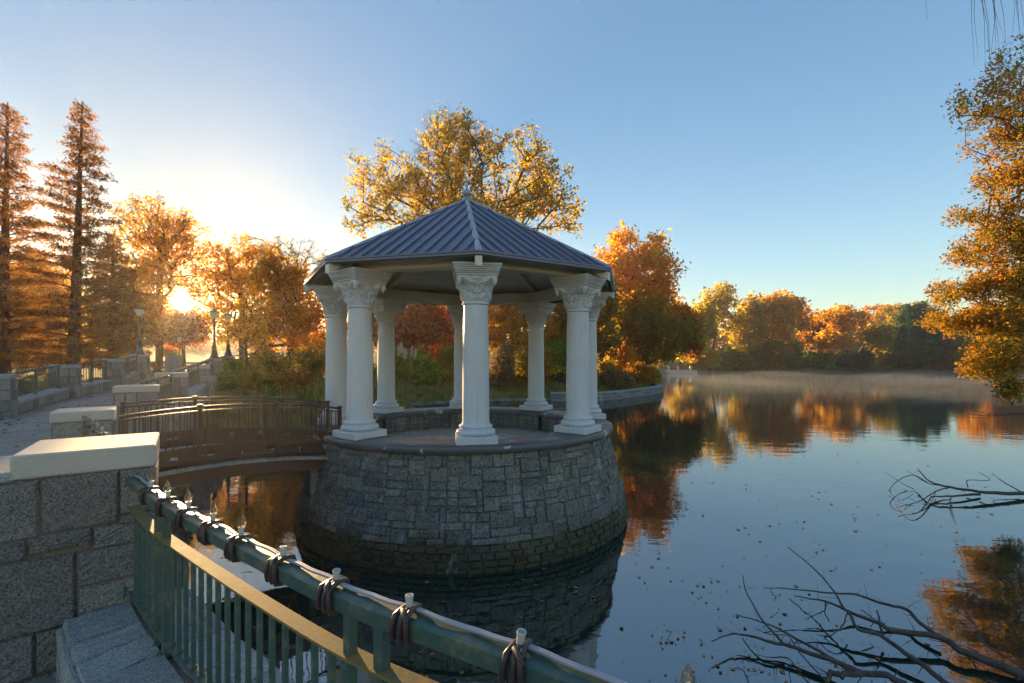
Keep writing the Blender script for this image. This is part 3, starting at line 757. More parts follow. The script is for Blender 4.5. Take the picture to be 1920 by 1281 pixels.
# straight runs: low wall + railing + small lights
RG, WG, SG = 'green railings between the piers of the path', 'low stone walls under the path railings', 'strings of small bulbs along the path railings'
def run(A, B, zA, zB, lw, lr, ls, side, hw=.42, foot=None, cap='granite_far', rail=True, railname='path_railing'):
    A = Vector((*A, 0)); B = Vector((*B, 0)); d = (B - A); L = d.length; d.normalize(); nrm = Vector((d.y, -d.x, 0)) * side
    zf = lambda s, z=0.0: zA + (zB - zA) * s / L + z
    o = thing('low_wall', lw, 'low wall', (A.x, A.y, zA), 0, WG); off = Vector((A.x, A.y, zA))
    f0 = foot if foot is not None else None
    mb = MB()
    def slab(mb, o0, o1, dz0, dz1):
        V = []
        for s in (0, L):
            for oo, dz in ((o0, dz0), (o1, dz0), (o1, dz1), (o0, dz1)):
                p = A + d * s + nrm * oo; zz = (zf(s, dz) if dz != 'f' else foot); V.append((p.x, p.y, zz))
        mb.add(V, [(3, 2, 1, 0), (4, 5, 6, 7), (0, 1, 5, 4), (1, 2, 6, 5), (2, 3, 7, 6), (3, 0, 4, 7)])
    slab(mb, -.22, .22, 'f' if foot is not None else -.3, hw - .07); mb.build('mortar_core', M['mortar'], o, off=off)
    mb = MB()
    for fs in (1, -1):
        fn = lambda u, v, dd, fs=fs: A + d * u + nrm * (fs * (.230 + dd)) + Vector((0, 0, zf(u, v)))
        z0 = -.25 if (foot is None or fs < 0) else foot - zA + .1
        H = hw - .07 - z0; nrow = max(2, int(H / .2)); ashlar(mb, fn, L, z0, [H / nrow] * nrow, .22, [1, 2, 2, 3], int(L * 97) + fs, gap=.008, bulge=.018, rough=.008, nu=4, nv=4, hmax=1, skirt=.015)
    mb.build('stonework', M[cap], o, off=off)
    mb = MB(); fn = lambda u, v, dd: A + d * u + nrm * (v - .26) + Vector((0, 0, zf(u, hw - .07 + .065 + dd)))
    s = 0
    r = random.Random(int(L * 100))
    while s < L:
        e = min(L, s + r.uniform(.5, .8)); stone(mb, fn, s, e, 0, .52, gap=.004, bulge=.006, rough=.003, nu=4, nv=4, seed=int(s * 100), skirt=.063); s = e
    mb.build('coping', M['granite_pale'], o, off=off)
    if not rail: return
    o = thing(railname, lr, 'railing', (A.x, A.y, zA + hw), 0, RG); off = Vector((A.x, A.y, zA + hw))
    mb = MB(); slab(mb, -.03, .03, hw + .78, hw + .83); mb.build('top_rail', M['teal'], o, off=off)
    mb = MB(); slab(mb, -.03, .03, hw + .60, hw + .615); mb.build('middle_rail', M['plate_painted_sun'], o, off=off)
    mb = MB(); slab(mb, -.02, .02, hw + .08, hw + .10); mb.build('bottom_rail', M['teal'], o, off=off)
    nb = int(L / .13); bme = MB().box((0, 0, .35), (.02, .02, .50)).mesh('baluster', M['teal'])
    for k in range(1, nb):
        q = A + d * (L * k / nb); link('baluster', bme, o, Vector((q.x, q.y, zf(L * k / nb, hw))) - off, math.atan2(d.y, d.x))
    for tt in (.04, .5, .96):
        q = A + d * (L * tt); MB().box((q.x, q.y, zf(L * tt, hw + .385)), (.11 if tt == .5 else .06, .05, .79), math.atan2(d.y, d.x)).build('post', M['teal'], o, off=off)
    o = thing('string_light', ls, 'string light', (A.x, A.y, zA + hw + .84), 0, SG); off = Vector((A.x, A.y, zA + hw + .84))
    mb = MB(); n = max(4, int(L / .24)); pts = [A + d * (L * k / n) + Vector((0, 0, zf(L * k / n, hw + .842 + .006 * (k % 2)))) for k in range(n + 1)]
    mb.tube(pts, .008, 5); mb.build('wire', M['cable'], o, off=off)
    bm2 = MB().lathe([(.014, -.01), (.018, .03), (.024, .045), (.024, .065), (.004, .10)], 8).mesh('bulb', M['wire'], 50); tm = MB().lathe([(.05, -.03), (.056, 0), (.05, .02)], 8).mesh('tie', M['cable'])
    for p in pts[1:-1]:
        b = link('bulb', bm2, o, p - off); b.scale = (.62, .62, .62); link('tie', tm, o, p - off + Vector((0, 0, -.03)))
run((-3.35, 4.15), (-5.05, 5.55), 1.15, 1.42, 'low granite wall between the two nearest piers', 'green railing hidden behind the nearest cap stone', 'bulb string rising behind the nearest cap stone', 1, foot=-.8)
run((-8.05, 10.2), (-9.05, 12.5), 1.58, 1.70, 'low wall running on from the footbridge pier toward the third cap stone', 'railing running on from the footbridge pier toward the third cap stone', 'bulb string on the railing right after the footbridge pier', 1, foot=-.8)
run((-9.65, 13.3), (-12.8, 19.2), 1.72, 1.92, 'long retaining wall beside the bank below the lamp posts', 'long green railing leading up to the lamp posts', 'bulb string on the long railing leading up to the lamp posts', 1, foot=-.8)
run((-13.3, 20.0), (-15.4, 24.2), 1.93, 2.14, 'low wall just before the nearer lamp post pier', 'short railing just before the nearer lamp post pier', 'bulb string just before the nearer lamp post pier', 1, foot=-.3)
run((-15.8, 25.0), (-16.9, 27.8), 2.15, 2.3, 'low wall between the two lamp post piers', 'railing between the two lamp post piers', 'glinting bulb string between the two lamp post piers', 1, foot=.3)
run((-14.75, 13.65), (-16.75, 17.4), 1.66, 1.88, 'low granite wall under the green fence at the far left', 'green railing at the far left between two granite piers', 'row of bulbs on the far left green railing', -1)
run((-17.0, 18.2), (-17.3, 20.05), 1.9, 2.08, 'short low wall right after the pale topped left pier', 'short green railing under the redwood trunk', 'bulb string on the short railing under the redwood trunk', -1)
run((-17.45, 20.8), (-19.8, 24.8), 2.1, 2.33, 'leaf strewn low wall leading to the wide lamp pier', 'railing leading to the wide lamp pier under the trees', 'bright bulb string leading to the wide lamp pier', -1)
run((-17.2, 28.6), (-18.6, 33.5), 2.3, 2.5, 'low wall beyond the farther lamp post', 'railing beyond the farther lamp post', 'bulb string beyond the farther lamp post', 1, foot=.3)
# quay wall under the bridge entrance
q = thing('quay_wall', 'granite quay wall below the footbridge entrance', 'quay wall', (-6.7, 8.1, 0)); A = Vector((-5.6, 6.35, 0)); B = Vector((-7.65, 9.45, 0)); d = (B - A).normalized()
fn = lambda u, v, dd: A + d * u + Vector((d.y, -d.x, 0)) * (.1 + dd) + Vector((0, 0, v)); mb = MB()
ashlar(mb, fn, (B - A).length, -.8, [.3] * 7 + [.24], .3, [1, 2, 2], 77, nu=5, nv=5, hmax=1, gap=.008, bulge=.02, rough=.01); mb.build('stonework', M['granite_far'], q, off=(-6.7, 8.1, 0))
mb = MB(); c = (A + B) / 2 - Vector((d.y, -d.x, 0)) * .1; mb.box((c.x, c.y, .35), ((B - A).length, .38, 2.4), math.atan2(d.y, d.x)); mb.build('mortar_core', M['mortar'], q, off=(-6.7, 8.1, 0))
# lamp posts
def lamp(label, x, y, z, h):
    o = thing('lamp_post', label, 'lamp post', (x, y, z), 0, 'lamp posts along the path')
    s = h / 2.6
    MB().lathe([(.24, 0), (.24, .05), (.20, .09), (.15, .25), (.11, .45), (.085, .62), (.10, .66), (.08, .70), (.062, .9), (.05, 1.6), (.045, 2.0 * s), (.08, 2.03 * s), (.05, 2.06 * s)], 14).build('post', M['lamp'], o, smooth=35)
    MB().lathe([(.07, 2.06 * s), (.10, 2.10 * s), (.20, 2.34 * s), (.215, 2.42 * s)], 12).build('lamp_glass', M['lampglass'], o, smooth=35)
    MB().lathe([(.24, 2.42 * s), (.235, 2.45 * s), (.13, 2.53 * s), (.05, 2.56 * s), (.03, 2.62 * s), (.004, 2.68 * s)], 12).build('lamp_cap', M['lamp'], o, smooth=35)
lamp('nearer of the two lamp posts standing on the right hand piers', -15.6, 24.6, 3.40, 2.6)
lamp('farther of the two lamp posts standing on the right hand piers', -17.05, 28.2, 3.57, 2.6)
lamp('lamp post on the wide left pier, half hidden in the redwood foliage', -20.0, 25.2, 3.62, 2.6)
lamp('distant lamp post standing below the sun at the end of the path', -34.7, 49.0, 2.35, 3.6)
# ------------------------------------------------------------------ ground, path, lake
lake = [(9, -9), (5, -3), (2.6, -.1), (.7, 1.35), (-2.5, 4.0), (-5, 6.4), (-7.3, 9.8), (-8.7, 12.7), (-9.6, 14.6), (-8.9, 18), (-7.5, 22), (-6, 28), (-7, 34), (-3, 37), (2, 38.5), (7.4, 39), (12, 44), (15.5, 49), (16.8, 53.6), (16, 62), (20, 80), (28, 100), (40, 117), (52, 127), (100, 131), (170, 131), (150, 112), (96, 74), (50, 36), (23, 19), (18, 7), (17, -8)]
LP = np.array(lake, dtype=float)
def lake_sd(X, Y):                       # signed distance, negative in the water
    n = len(LP); dmin = np.full(X.shape, 1e9); inside = np.zeros(X.shape, bool)
    for i in range(n):
        ax, ay = LP[i]; bx, by = LP[(i + 1) % n]; ex, ey = bx - ax, by - ay
        t = np.clip(((X - ax) * ex + (Y - ay) * ey) / (ex * ex + ey * ey), 0, 1)
        dmin = np.minimum(dmin, np.hypot(X - ax - t * ex, Y - ay - t * ey))
        cond = ((ay > Y) != (by > Y)) & (X < (bx - ax) * (Y - ay) / (by - ay + 1e-12) + ax); inside ^= cond
    return np.where(inside, -dmin, dmin)
def ground_z(X, Y):
    X = np.asarray(X, float); Y = np.asarray(Y, float); d = lake_sd(X, Y)
    cap = .85 + .036 * np.clip(Y, 0, 45); nz = .12 * np.sin(X * .35 + 1) * np.cos(Y * .27) + .05 * np.sin(X * 1.3) * np.sin(Y * 1.1)
    hill = np.clip((d - 25) * .03, 0, 3.0) * (Y > 60)
    far = np.clip((np.hypot(X, Y) - 150) * .02, 0, 4)
    return np.where(d > 0, np.minimum(.05 + .38 * d, cap + nz) + hill + far, -np.minimum(.02 + .5 * -d, 1.4))
def gz1(x, y): return float(ground_z(np.array([x]), np.array([y]))[0])
def grid_mesh(name, xs, ys, mat):
    X, Y = np.meshgrid(xs, ys); Zz = ground_z(X, Y); nx, ny = len(xs), len(ys)
    V = np.stack([X, Y, Zz], -1).reshape(-1, 3); I = np.arange(nx * ny).reshape(ny, nx)
    Fq = np.stack([I[:-1, :-1], I[:-1, 1:], I[1:, 1:], I[1:, :-1]], -1).reshape(-1, 4)
    me = bpy.data.meshes.new(name); me.from_pydata(V.tolist(), [], Fq.tolist()); me.polygons.foreach_set('use_smooth', [True] * len(me.polygons)); me.materials.append(mat); me.update(); return me
xs = np.concatenate([np.linspace(-420, -50, 40), np.linspace(-49, 30, 160), np.linspace(31, 420, 110)])
ys = np.concatenate([np.linspace(-60, -1, 16), np.linspace(0, 62, 125), np.linspace(63, 135, 60), np.linspace(137, 420, 40)])
g = link('ground', grid_mesh('ground', xs, ys, M['ground'])); tag(g, kind='structure')
w = MB().add([(-60, -50, 0), (260, -50, 0), (260, 140, 0), (-60, 140, 0)], [(0, 1, 2, 3)]).build('water', M['water']); tag(w, kind='structure')
Lp = [(-1, -12, 1.0), (-6, -6, 1.0), (-9.5, 1, 1.05), (-11.8, 6.5, 1.32), (-13.2, 10, 1.52), (-14.45, 13.2, 1.67), (-16.8, 17.7, 1.89), (-17.3, 20.4, 2.1), (-20.0, 25.2, 2.34), (-21.2, 29, 2.42), (-26, 36, 2.46), (-38, 47, 2.5)]
Rp = [(6, -5, 1.0), (2.6, -.7, 1.0), (-.7, 1.6, 1.02), (-3.2, 3.7, 1.1), (-5.6, 6.2, 1.44), (-7.75, 9.75, 1.6), (-9.35, 12.9, 1.71), (-13.05, 19.6, 1.94), (-15.6, 24.6, 2.17), (-17.05, 28.2, 2.32), (-18.9, 34, 2.46), (-31, 43, 2.5)]
ls, rs = spline(Lp, 8), spline(Rp, 8); V = []; Fc = []
for a, b in zip(ls, rs):
    for k in range(5): V.append(a.lerp(b, k / 4))
for i in range(len(ls) - 1):
    for k in range(4): Fc.append((i * 5 + k, i * 5 + k + 1, (i + 1) * 5 + k + 1, (i + 1) * 5 + k))
pth = MB().add(V, Fc).build('path', M['path'], smooth=60); tag(pth, kind='structure')
rd = MB(); pts = [(-80, 50, 0), (-60, 52, 0), (-44, 54, 0), (-30, 60, 0), (-16, 72, 0)]
rd.sweep([Vector((x, y, gz1(x, y) + .10)) for x, y, _ in [(-120, 52, 0), (-80, 52, 0), (-60, 54, 0), (-46, 56, 0), (-34, 62, 0), (-24, 74, 0)]], [(-2.5, -.3), (2.5, -.3), (2.5, 0), (-2.5, 0)]); tag(rd.build('road', M['path']), kind='structure')
# stone edge of the peninsula
EP = spline([(3.2, 38.5, 0), (7.3, 38.7, 0), (11.9, 43.6, 0), (15.3, 48.4, 0), (16.7, 53.6, 0), (16.2, 60, 0)], 10)
ew = thing('bank_wall', 'low pale stone wall edging the wooded point right of the gazebo', 'low wall', (12, 44, 0)); EO = Vector((12, 44, 0))
mb = MB(); ec = [0.0]
for a, b in zip(EP, EP[1:]): ec.append(ec[-1] + (b - a).length)
def ep(s):
    for i in range(len(ec) - 1):
        if ec[i + 1] >= s: return EP[i].lerp(EP[i + 1], (s - ec[i]) / (ec[i + 1] - ec[i])), (EP[i + 1] - EP[i]).normalized()
    return EP[-1], (EP[-1] - EP[-2]).normalized()
def efn(u, v, d): p, t = ep(u); return p + Vector((t.y, -t.x, 0)) * (.12 + d) + Vector((0, 0, v))
ashlar(mb, efn, ec[-1], -.2, [.28, .27, .25], .5, [1, 2, 2, 3], 41, gap=.012, bulge=.03, rough=.02, nu=4, nv=4, hmax=1, skirt=.05); mb.build('stonework', M['granite_far'], ew, off=EO)
MB().sweep(EP, [(-.5, -.6), (.11, -.6), (.11, .60), (.18, .60), (.18, .68), (-.5, .68)]).build('coping', M['granite_pale'], ew, off=EO)
# dock across the lake
dk = thing('dock', 'small pale concrete dock on the shore beyond the wooded point', 'dock', W(1275, 700, 117).xy.to_3d()); do = Vector(dk.location)
mb = MB(); mb.cbox((0, 0, .35), (7.6, 3.0, .9), 0, .05); mb.build('platform', M['white_far'], dk)
for x in (-3.2, -.9, 2.2): MB().cbox((x, -1.2, 1.3), (.5, .4, 1.2), 0, .05).build('bollard', M['white_far'], dk)
# pale building across the lake
bd = thing('building', 'long pale building glimpsed through the trees across the lake', 'building', (140, 178, 6.5))
MB().box((0, 0, 3.2), (52, 12, 7.5)).build('wall', M['white_far'], bd)
MB().add([(-27, -7, 7), (27, -7, 7), (27, 7, 7), (-27, 7, 7), (-24, 0, 9.2), (24, 0, 9.2)], [(0, 1, 5, 4), (2, 3, 4, 5), (1, 2, 5), (3, 0, 4), (3, 2, 1, 0)]).build('roof', M['granite_pale'], bd)
wme = MB().box((0, 0, 0), (1.6, .12, 1.7)).mesh('window', M['window'])
for k in range(13):
    for z in (1.2, 4.8): link('window', wme, bd, (-24 + 4 * k, -6.02, z))
# ------------------------------------------------------------------ trees
def dry(x, y):                           # step back from the water's edge until on land
    while y > 50 and lake_sd(np.array([x]), np.array([y]))[0] < 1.2: y += .5
    return x, y
def sph(rng, n):
    v = rng.normal(size=(n, 3)); return v / np.linalg.norm(v, axis=1, keepdims=True)
def sample_lobes(rng, lobes, n):
    wts = np.array([l[2] if len(l) > 2 else l[1][0] * l[1][1] * l[1][2] for l in lobes], float); wts /= wts.sum()
    idx = rng.choice(len(lobes), n, p=wts); C = np.array([l[0] for l in lobes])[idx]; Rr = np.array([l[1] for l in lobes])[idx]
    return C + sph(rng, n) * Rr * (rng.random((n, 1)) ** .42)
def skeleton(rng, trunk, att, alpha=.35, seg=1.0, lift=.12):
    nodes = [np.array(p, float) for p in trunk]; par = list(range(-1, len(trunk) - 1)); pl = [0.0]
    for a, b in zip(nodes, nodes[1:]): pl.append(pl[-1] + np.linalg.norm(b - a))
    P = np.zeros((len(att) * 8 + 50, 3)); PL = np.zeros(len(P)); n = len(nodes); P[:n] = nodes; PL[:n] = pl; tips = []
    lo = max(1, int(len(trunk) * .35)); block = np.ones(len(P)); block[:lo] = 0
    order = np.argsort(np.linalg.norm(att - nodes[lo], axis=1))
    for i in order:
        p = att[i]; d = np.linalg.norm(P[:n] - p, axis=1); cost = d + alpha * PL[:n] + (block[:n] == 0) * 1e3 + 1.2 * np.maximum(0, P[:n, 2] - p[2] - .2 * d)
        j = int(np.argmin(cost)); a = P[j]; L = d[j]
        m = max(1, min(6, int(L / seg)))
        prev = j; 
        for k in range(1, m + 1):
            t = k / m; q = a + (p - a) * t
            if k < m: q = q + rng.normal(size=3) * .07 * L / m * 1.5 + np.array([0, 0, lift * L * math.sin(PI * t) * .5])
            P[n] = q; PL[n] = PL[prev] + L / m; par.append(prev); prev = n; n += 1
        tips.append(prev)
        if n > len(P) - 10: break
    return P[:n], par, tips
def wood(P, par, tips, r_tip, expo=2.3, rmax=None):
    n = len(P); ch = [[] for _ in range(n)]
    for i in range(1, n):
        if par[i] >= 0: ch[par[i]].append(i)
    rad = np.zeros(n)
    for i in range(n - 1, -1, -1):
        rad[i] = r_tip if not ch[i] else sum(rad[c] ** expo for c in ch[i]) ** (1 / expo)
    if rmax: rad = np.minimum(rad * (rmax / rad[0]) ** ((rad / rad[0]) ** .3), rmax)
    mb = MB(); stack = [(0, None)]
    while stack:
        i, p0 = stack.pop(); pts = [] if p0 is None else [P[p0]]; rr = [] if p0 is None else [min(rad[p0], rad[i] * 1.15)]
        while True:
            pts.append(P[i]); rr.append(rad[i])
            if not ch[i]: break
            c = sorted(ch[i], key=lambda x: -rad[x]); 
            for o_ in c[1:]: stack.append((o_, i))
            i = c[0]
        if len(pts) > 1: mb.tube(pts, [float(x) for x in rr], 8 if rr[0] > .12 else (5 if rr[0] > .035 else 3), cap=False)
    return mb, rad
def twigs(mb, rng, tipsP, length, n, r):
    for p in tipsP:
        for _ in range(n):
            d = rng.normal(size=3); d[2] = abs(d[2]) * .6; d /= np.linalg.norm(d); q = p + d * length * rng.uniform(.4, 1); m_ = (p + q) / 2 + rng.normal(size=3) * length * .1
            mb.tube([p, m_, q], [r, r * .7, r * .35], 3, cap=False)
def leaves(rng, centers, per, spread, size, flat=.55, droop=0.0):
    per = max(1, int(per * .72)); spread = spread * .78; size = size * 1.08
    n = len(centers) * per; C = np.repeat(centers, per, axis=0) + np.clip(rng.normal(size=(n, 3)), -1.9, 1.9) * spread
    s = size * rng.uniform(.6, 1.3, (n, 1)); a = sph(rng, n); b = sph(rng, n); b = b - a * (a * b).sum(1, keepdims=True); b /= np.linalg.norm(b, axis=1, keepdims=True)
    A = a * s; B = b * s * flat; nrm = np.cross(a, b) * s * .15
    return np.stack([C - A, C + B + nrm, C + A, C - B + nrm], 1)
SUND = np.array([math.sin(R(-34.95)) * math.cos(R(6.4)), math.cos(R(-34.95)) * math.cos(R(6.4)), math.sin(R(6.4))])
SRC = [np.array(p, float) for p in ((0, 0, EYE), (-1.5, 2.4, 2.4), (-2.4, 3.3, 2.4), (-.64, 7.9, 4.2), (-.64, 7.9, 2.6), (-3.0, 3.7, 2.7))]
def clear_sun(V, r0=.8, keep=.15, rng=None):
    c = V.mean(1); bad = np.zeros(len(c), bool)
    for s in SRC[:1]:
        d = c - s; t = d @ SUND; perp = np.linalg.norm(d - t[:, None] * SUND, axis=1); bad |= (perp < .0075 * np.maximum(t, 0) + .0) & (t > 0)
    for s in SRC[1:]:
        d = c - s; t = d @ SUND; perp = np.linalg.norm(d - t[:, None] * SUND, axis=1); bad |= (perp < .35 + .004 * np.maximum(t, 0)) & (t > 0)
    return V[~bad]
def tree(name, label, cat, base, lobes, mat, seed, natt=220, per=60, spread=.5, size=.16, height=None, r_tip=.02, rmax=.4, bare=0, bark='bark', lean=(0, 0), group=None, trunk_to=None, alpha=.3, seg=1.0, tw=2, twl=.7, twr=.008, flat=.55):
    rng = np.random.default_rng(seed); x, y = dry(*base) if base[1] > 100 else base; z = gz1(x, y) - .1
    B = np.array([x, y, z]); Lb = [(np.array(l[0], float) - B, np.array(l[1], float)) + tuple(l[2:]) for l in lobes]
    topz = max(l[0][2] + l[1][2] for l in Lb); midz = min(l[0][2] for l in Lb)
    cx = np.mean([l[0][0] for l in Lb]); cy = np.mean([l[0][1] for l in Lb])
    ht = trunk_to or (midz + topz) / 2; trunk = []
    for k in range(9):
        t = k / 8; w_ = .12 * math.sin(t * 7 + seed); trunk.append((cx * t ** 1.5 + w_ * t, cy * t ** 1.5 + w_ * .6 * t, ht * t))
    att = sample_lobes(rng, Lb, natt); P, par, tips = skeleton(rng, trunk, att, alpha, seg)
    mb, rad = wood(P, par, tips, r_tip, rmax=rmax); tp = P[tips]
    if tw: twigs(mb, rng, tp, twl, tw, twr)
    o = thing(name, label, cat, B, 0, group)
    mb.build('trunk', M[bark], o, smooth=60)
    if per:
        use = tp if not bare else tp[rng.random(len(tp)) > bare]
        near = P[9:][rng.random(len(P) - 9) < .35]
        V = leaves(rng, np.concatenate([use, near]) if not bare else use, per, spread, size, flat)
        V = clear_sun(V + B) - B
        link('crown', quads_mesh('crown', V, M[mat]), o)
    return o
def L(px, py, Z, rx, ry, rz=None, dz=0, w=None):   # lobe centred on a sight line at distance Z; radii given in pixels at that distance
    s = Z / F; c = W(px, py, Z); c.y += dz; r = (rx * s, (rx if rz is None else rz) * s, ry * s); return (tuple(c), r) if w is None else (tuple(c), r, w)
# great oak behind the gazebo
Z = 46
tree('oak_tree', 'great spreading oak with gold and green leaves rising behind the gazebo roof', 'tree', (W(872, 700, Z).x, Z), [
    L(712, 330, Z, 62, 55), L(690, 400, Z, 52, 42), L(770, 380, Z, 62, 60), L(850, 260, Z, 60, 50, w=1.2 * 30), L(840, 340, Z, 70, 60), L(905, 300, Z, 50, 60), L(985, 290, Z, 48, 55), L(1010, 350, Z, 66, 60), L(1060, 400, Z, 42, 50), L(960, 400, Z, 80, 60), L(880, 430, Z, 110, 50)],
    'lf_oak', 11, natt=700, per=30, spread=.46, size=.18, r_tip=.022, rmax=.62, alpha=.28, tw=2, twl=.8, trunk_to=11, twr=.011)
Z = 47
tree('bare_tree', 'nearly bare crown of fine twigs poking above the oak', 'tree', (W(842, 700, 49).x, 49), [L(835, 275, 49, 78, 62), L(800, 330, 49, 60, 60), L(890, 250, 49, 40, 40)], 'lf_gold', 12, natt=320, per=4, spread=.5, size=.13, bare=.7, r_tip=.016, rmax=.35, tw=5, twl=1.1, twr=.012)
# right of the gazebo
Z = 60
tree('autumn_tree', 'tall bright orange tree on the wooded point right of the gazebo', 'tree', (W(1180, 700, Z).x, Z), [L(1190, 480, Z, 68, 50), L(1150, 520, Z, 45, 60), L(1230, 520, Z, 50, 55), L(1175, 580, Z, 80, 60), L(1245, 600, Z, 50, 45), L(1150, 640, Z, 50, 40)], 'lf_orange', 21, natt=480, per=46, spread=.65, size=.23, rmax=.55, tw=2, twl=1.0, twr=.014)
tree('autumn_tree', 'olive brown tree below the tall orange one on the wooded point', 'tree', (W(1215, 700, 57).x, 57), [L(1200, 600, 57, 70, 45), L(1255, 630, 57, 50, 35), L(1160, 630, 57, 50, 45), L(1215, 660, 57, 60, 26)], 'lf_olive', 22, natt=260, per=50, spread=.55, size=.2, rmax=.3)
tree('autumn_tree', 'rust coloured tree leaning out at the tip of the wooded point', 'tree', (14.9, 57.5), [L(1265, 610, 62, 48, 40), L(1296, 640, 62, 25, 32), L(1235, 640, 62, 40, 34)], 'lf_rust', 23, natt=200, per=60, spread=.6, size=.24, rmax=.3)
tree('autumn_tree', 'slim green and gold tree seen past the right hand columns', 'tree', (W(1128, 700, 52).x, 52), [L(1130, 560, 52, 32, 60), L(1120, 640, 52, 40, 45)], 'lf_olive', 24, natt=170, per=50, spread=.5, size=.2, rmax=.28)
# behind the gazebo, seen between the columns
tree('maple_tree', 'deep red maple seen between the left columns of the gazebo', 'tree', (W(778, 700, 43).x, 43), [L(780, 600, 43, 58, 55), L(750, 640, 43, 45, 35), L(820, 640, 43, 35, 40)], 'lf_red', 31, natt=300, per=48, spread=.42, size=.15, rmax=.22)
tree('autumn_tree', 'orange tree with tiered dark boughs seen between the centre columns', 'tree', (W(958, 700, 45).x, 45), [L(955, 575, 45, 60, 45), L(940, 630, 45, 60, 35), L(1000, 610, 45, 45, 45)], 'lf_gold', 32, natt=300, per=40, spread=.42, size=.15, rmax=.25, bark='bark')
tree('autumn_tree', 'amber and green tree seen between the right columns', 'tree', (W(1062, 700, 47).x, 47), [L(1065, 590, 47, 50, 60), L(1040, 650, 47, 50, 35)], 'lf_olive', 33, natt=260, per=50, spread=.45, size=.17, rmax=.25)
tree('autumn_tree', 'hazy yellow tree seen left of the slender back column', 'tree', (W(845, 700, 56).x, 56), [L(850, 600, 56, 60, 60), L(900, 590, 56, 50, 60)], 'lf_gold', 34, natt=260, per=45, spread=.6, size=.2, rmax=.25)
tree('autumn_tree', 'rusty tree seen just right of the gazebo left columns', 'tree', (W(715, 700, 50).x, 50), [L(715, 590, 50, 50, 60), L(670, 610, 50, 40, 55)], 'lf_rust', 35, natt=260, per=45, spread=.5, size=.18, rmax=.25)
# left of the gazebo
tree('autumn_tree', 'dense orange tree directly left of the gazebo columns', 'tree', (W(548, 700, 37).x, 37), [L(545, 560, 37, 55, 75), L(505, 620, 37, 45, 60), L(580, 620, 37, 45, 65), L(520, 520, 37, 45, 50)], 'lf_orange', 41, natt=400, per=30, spread=.42, size=.14, rmax=.3, tw=3, twl=.7)
tree('autumn_tree', 'open orange tree right of the sun over the lamp posts', 'tree', (W(455, 700, 46).x, 46), [L(440, 500, 46, 60, 60), L(400, 540, 46, 50, 50), L(480, 560, 46, 60, 60), L(430, 600, 46, 50, 50), L(500, 490, 46, 40, 40)], 'lf_gold', 42, natt=430, per=22, spread=.45, size=.15, rmax=.3, tw=4, twl=.9, twr=.011)
tree('bare_tree', 'leafless greyish tree standing above the orange one near the gazebo roof', 'tree', (W(560, 700, 58).x, 58), [L(560, 495, 58, 60, 50), L(500, 480, 58, 50, 45), L(610, 500, 58, 40, 35)], 'lf_gold', 43, natt=300, per=3, spread=.6, size=.15, bare=.6, rmax=.3, tw=5, twl=1.2, twr=.014)
tree('autumn_tree', 'sparse yellow orange tree directly above the sun', 'tree', (W(298, 700, 44).x, 44), [L(290, 420, 44, 60, 50), L(340, 450, 44, 50, 50), L(270, 480, 44, 50, 50), L(320, 510, 44, 60, 45)], 'lf_gold', 44, natt=430, per=16, spread=.45, size=.15, rmax=.3, tw=4, twl=.9, twr=.011)
tree('autumn_tree', 'slender young tree with a pale trunk on the bank behind the footbridge', 'tree', (W(463, 730, 24).x, 24), [L(468, 590, 24, 40, 60), L(440, 620, 24, 30, 30), L(490, 630, 24, 30, 35)], 'lf_gold', 45, natt=130, per=14, spread=.22, size=.075, rmax=.08, r_tip=.008, tw=3, twl=.4, twr=.005, seg=.5)
tree('maple_tree', 'small round red tree behind the distant lamp post', 'tree', (W(345, 690, 56).x, 56), [L(330, 620, 56, 55, 30), L(355, 610, 56, 40, 30)], 'lf_red', 46, natt=220, per=40, spread=.45, size=.18, rmax=.2)
tree('young_tree', 'tiny yellow sapling in the mist left of the distant lamp post', 'tree', (W(315, 684, 62).x, 62), [L(315, 660, 62, 16, 10)], 'lf_yellow', 47, natt=50, per=40, spread=.25, size=.16, rmax=.08, r_tip=.01)
tree('autumn_tree', 'shadowy olive tree just left of the sun', 'tree', (W(262, 690, 38).x, 38), [L(245, 560, 38, 50, 60), L(285, 590, 38, 35, 45), L(215, 620, 38, 50, 45)], 'lf_gold', 48, natt=280, per=26, spread=.42, size=.14, rmax=.28)
tree('autumn_tree', 'golden tree seen behind the redwood trunks at the far left', 'tree', (W(60, 690, 52).x, 52), [L(60, 560, 52, 80, 70), L(0, 600, 52, 60, 60), L(110, 620, 52, 60, 50)], 'lf_gold', 49, natt=330, per=40, spread=.6, size=.2, rmax=.3)
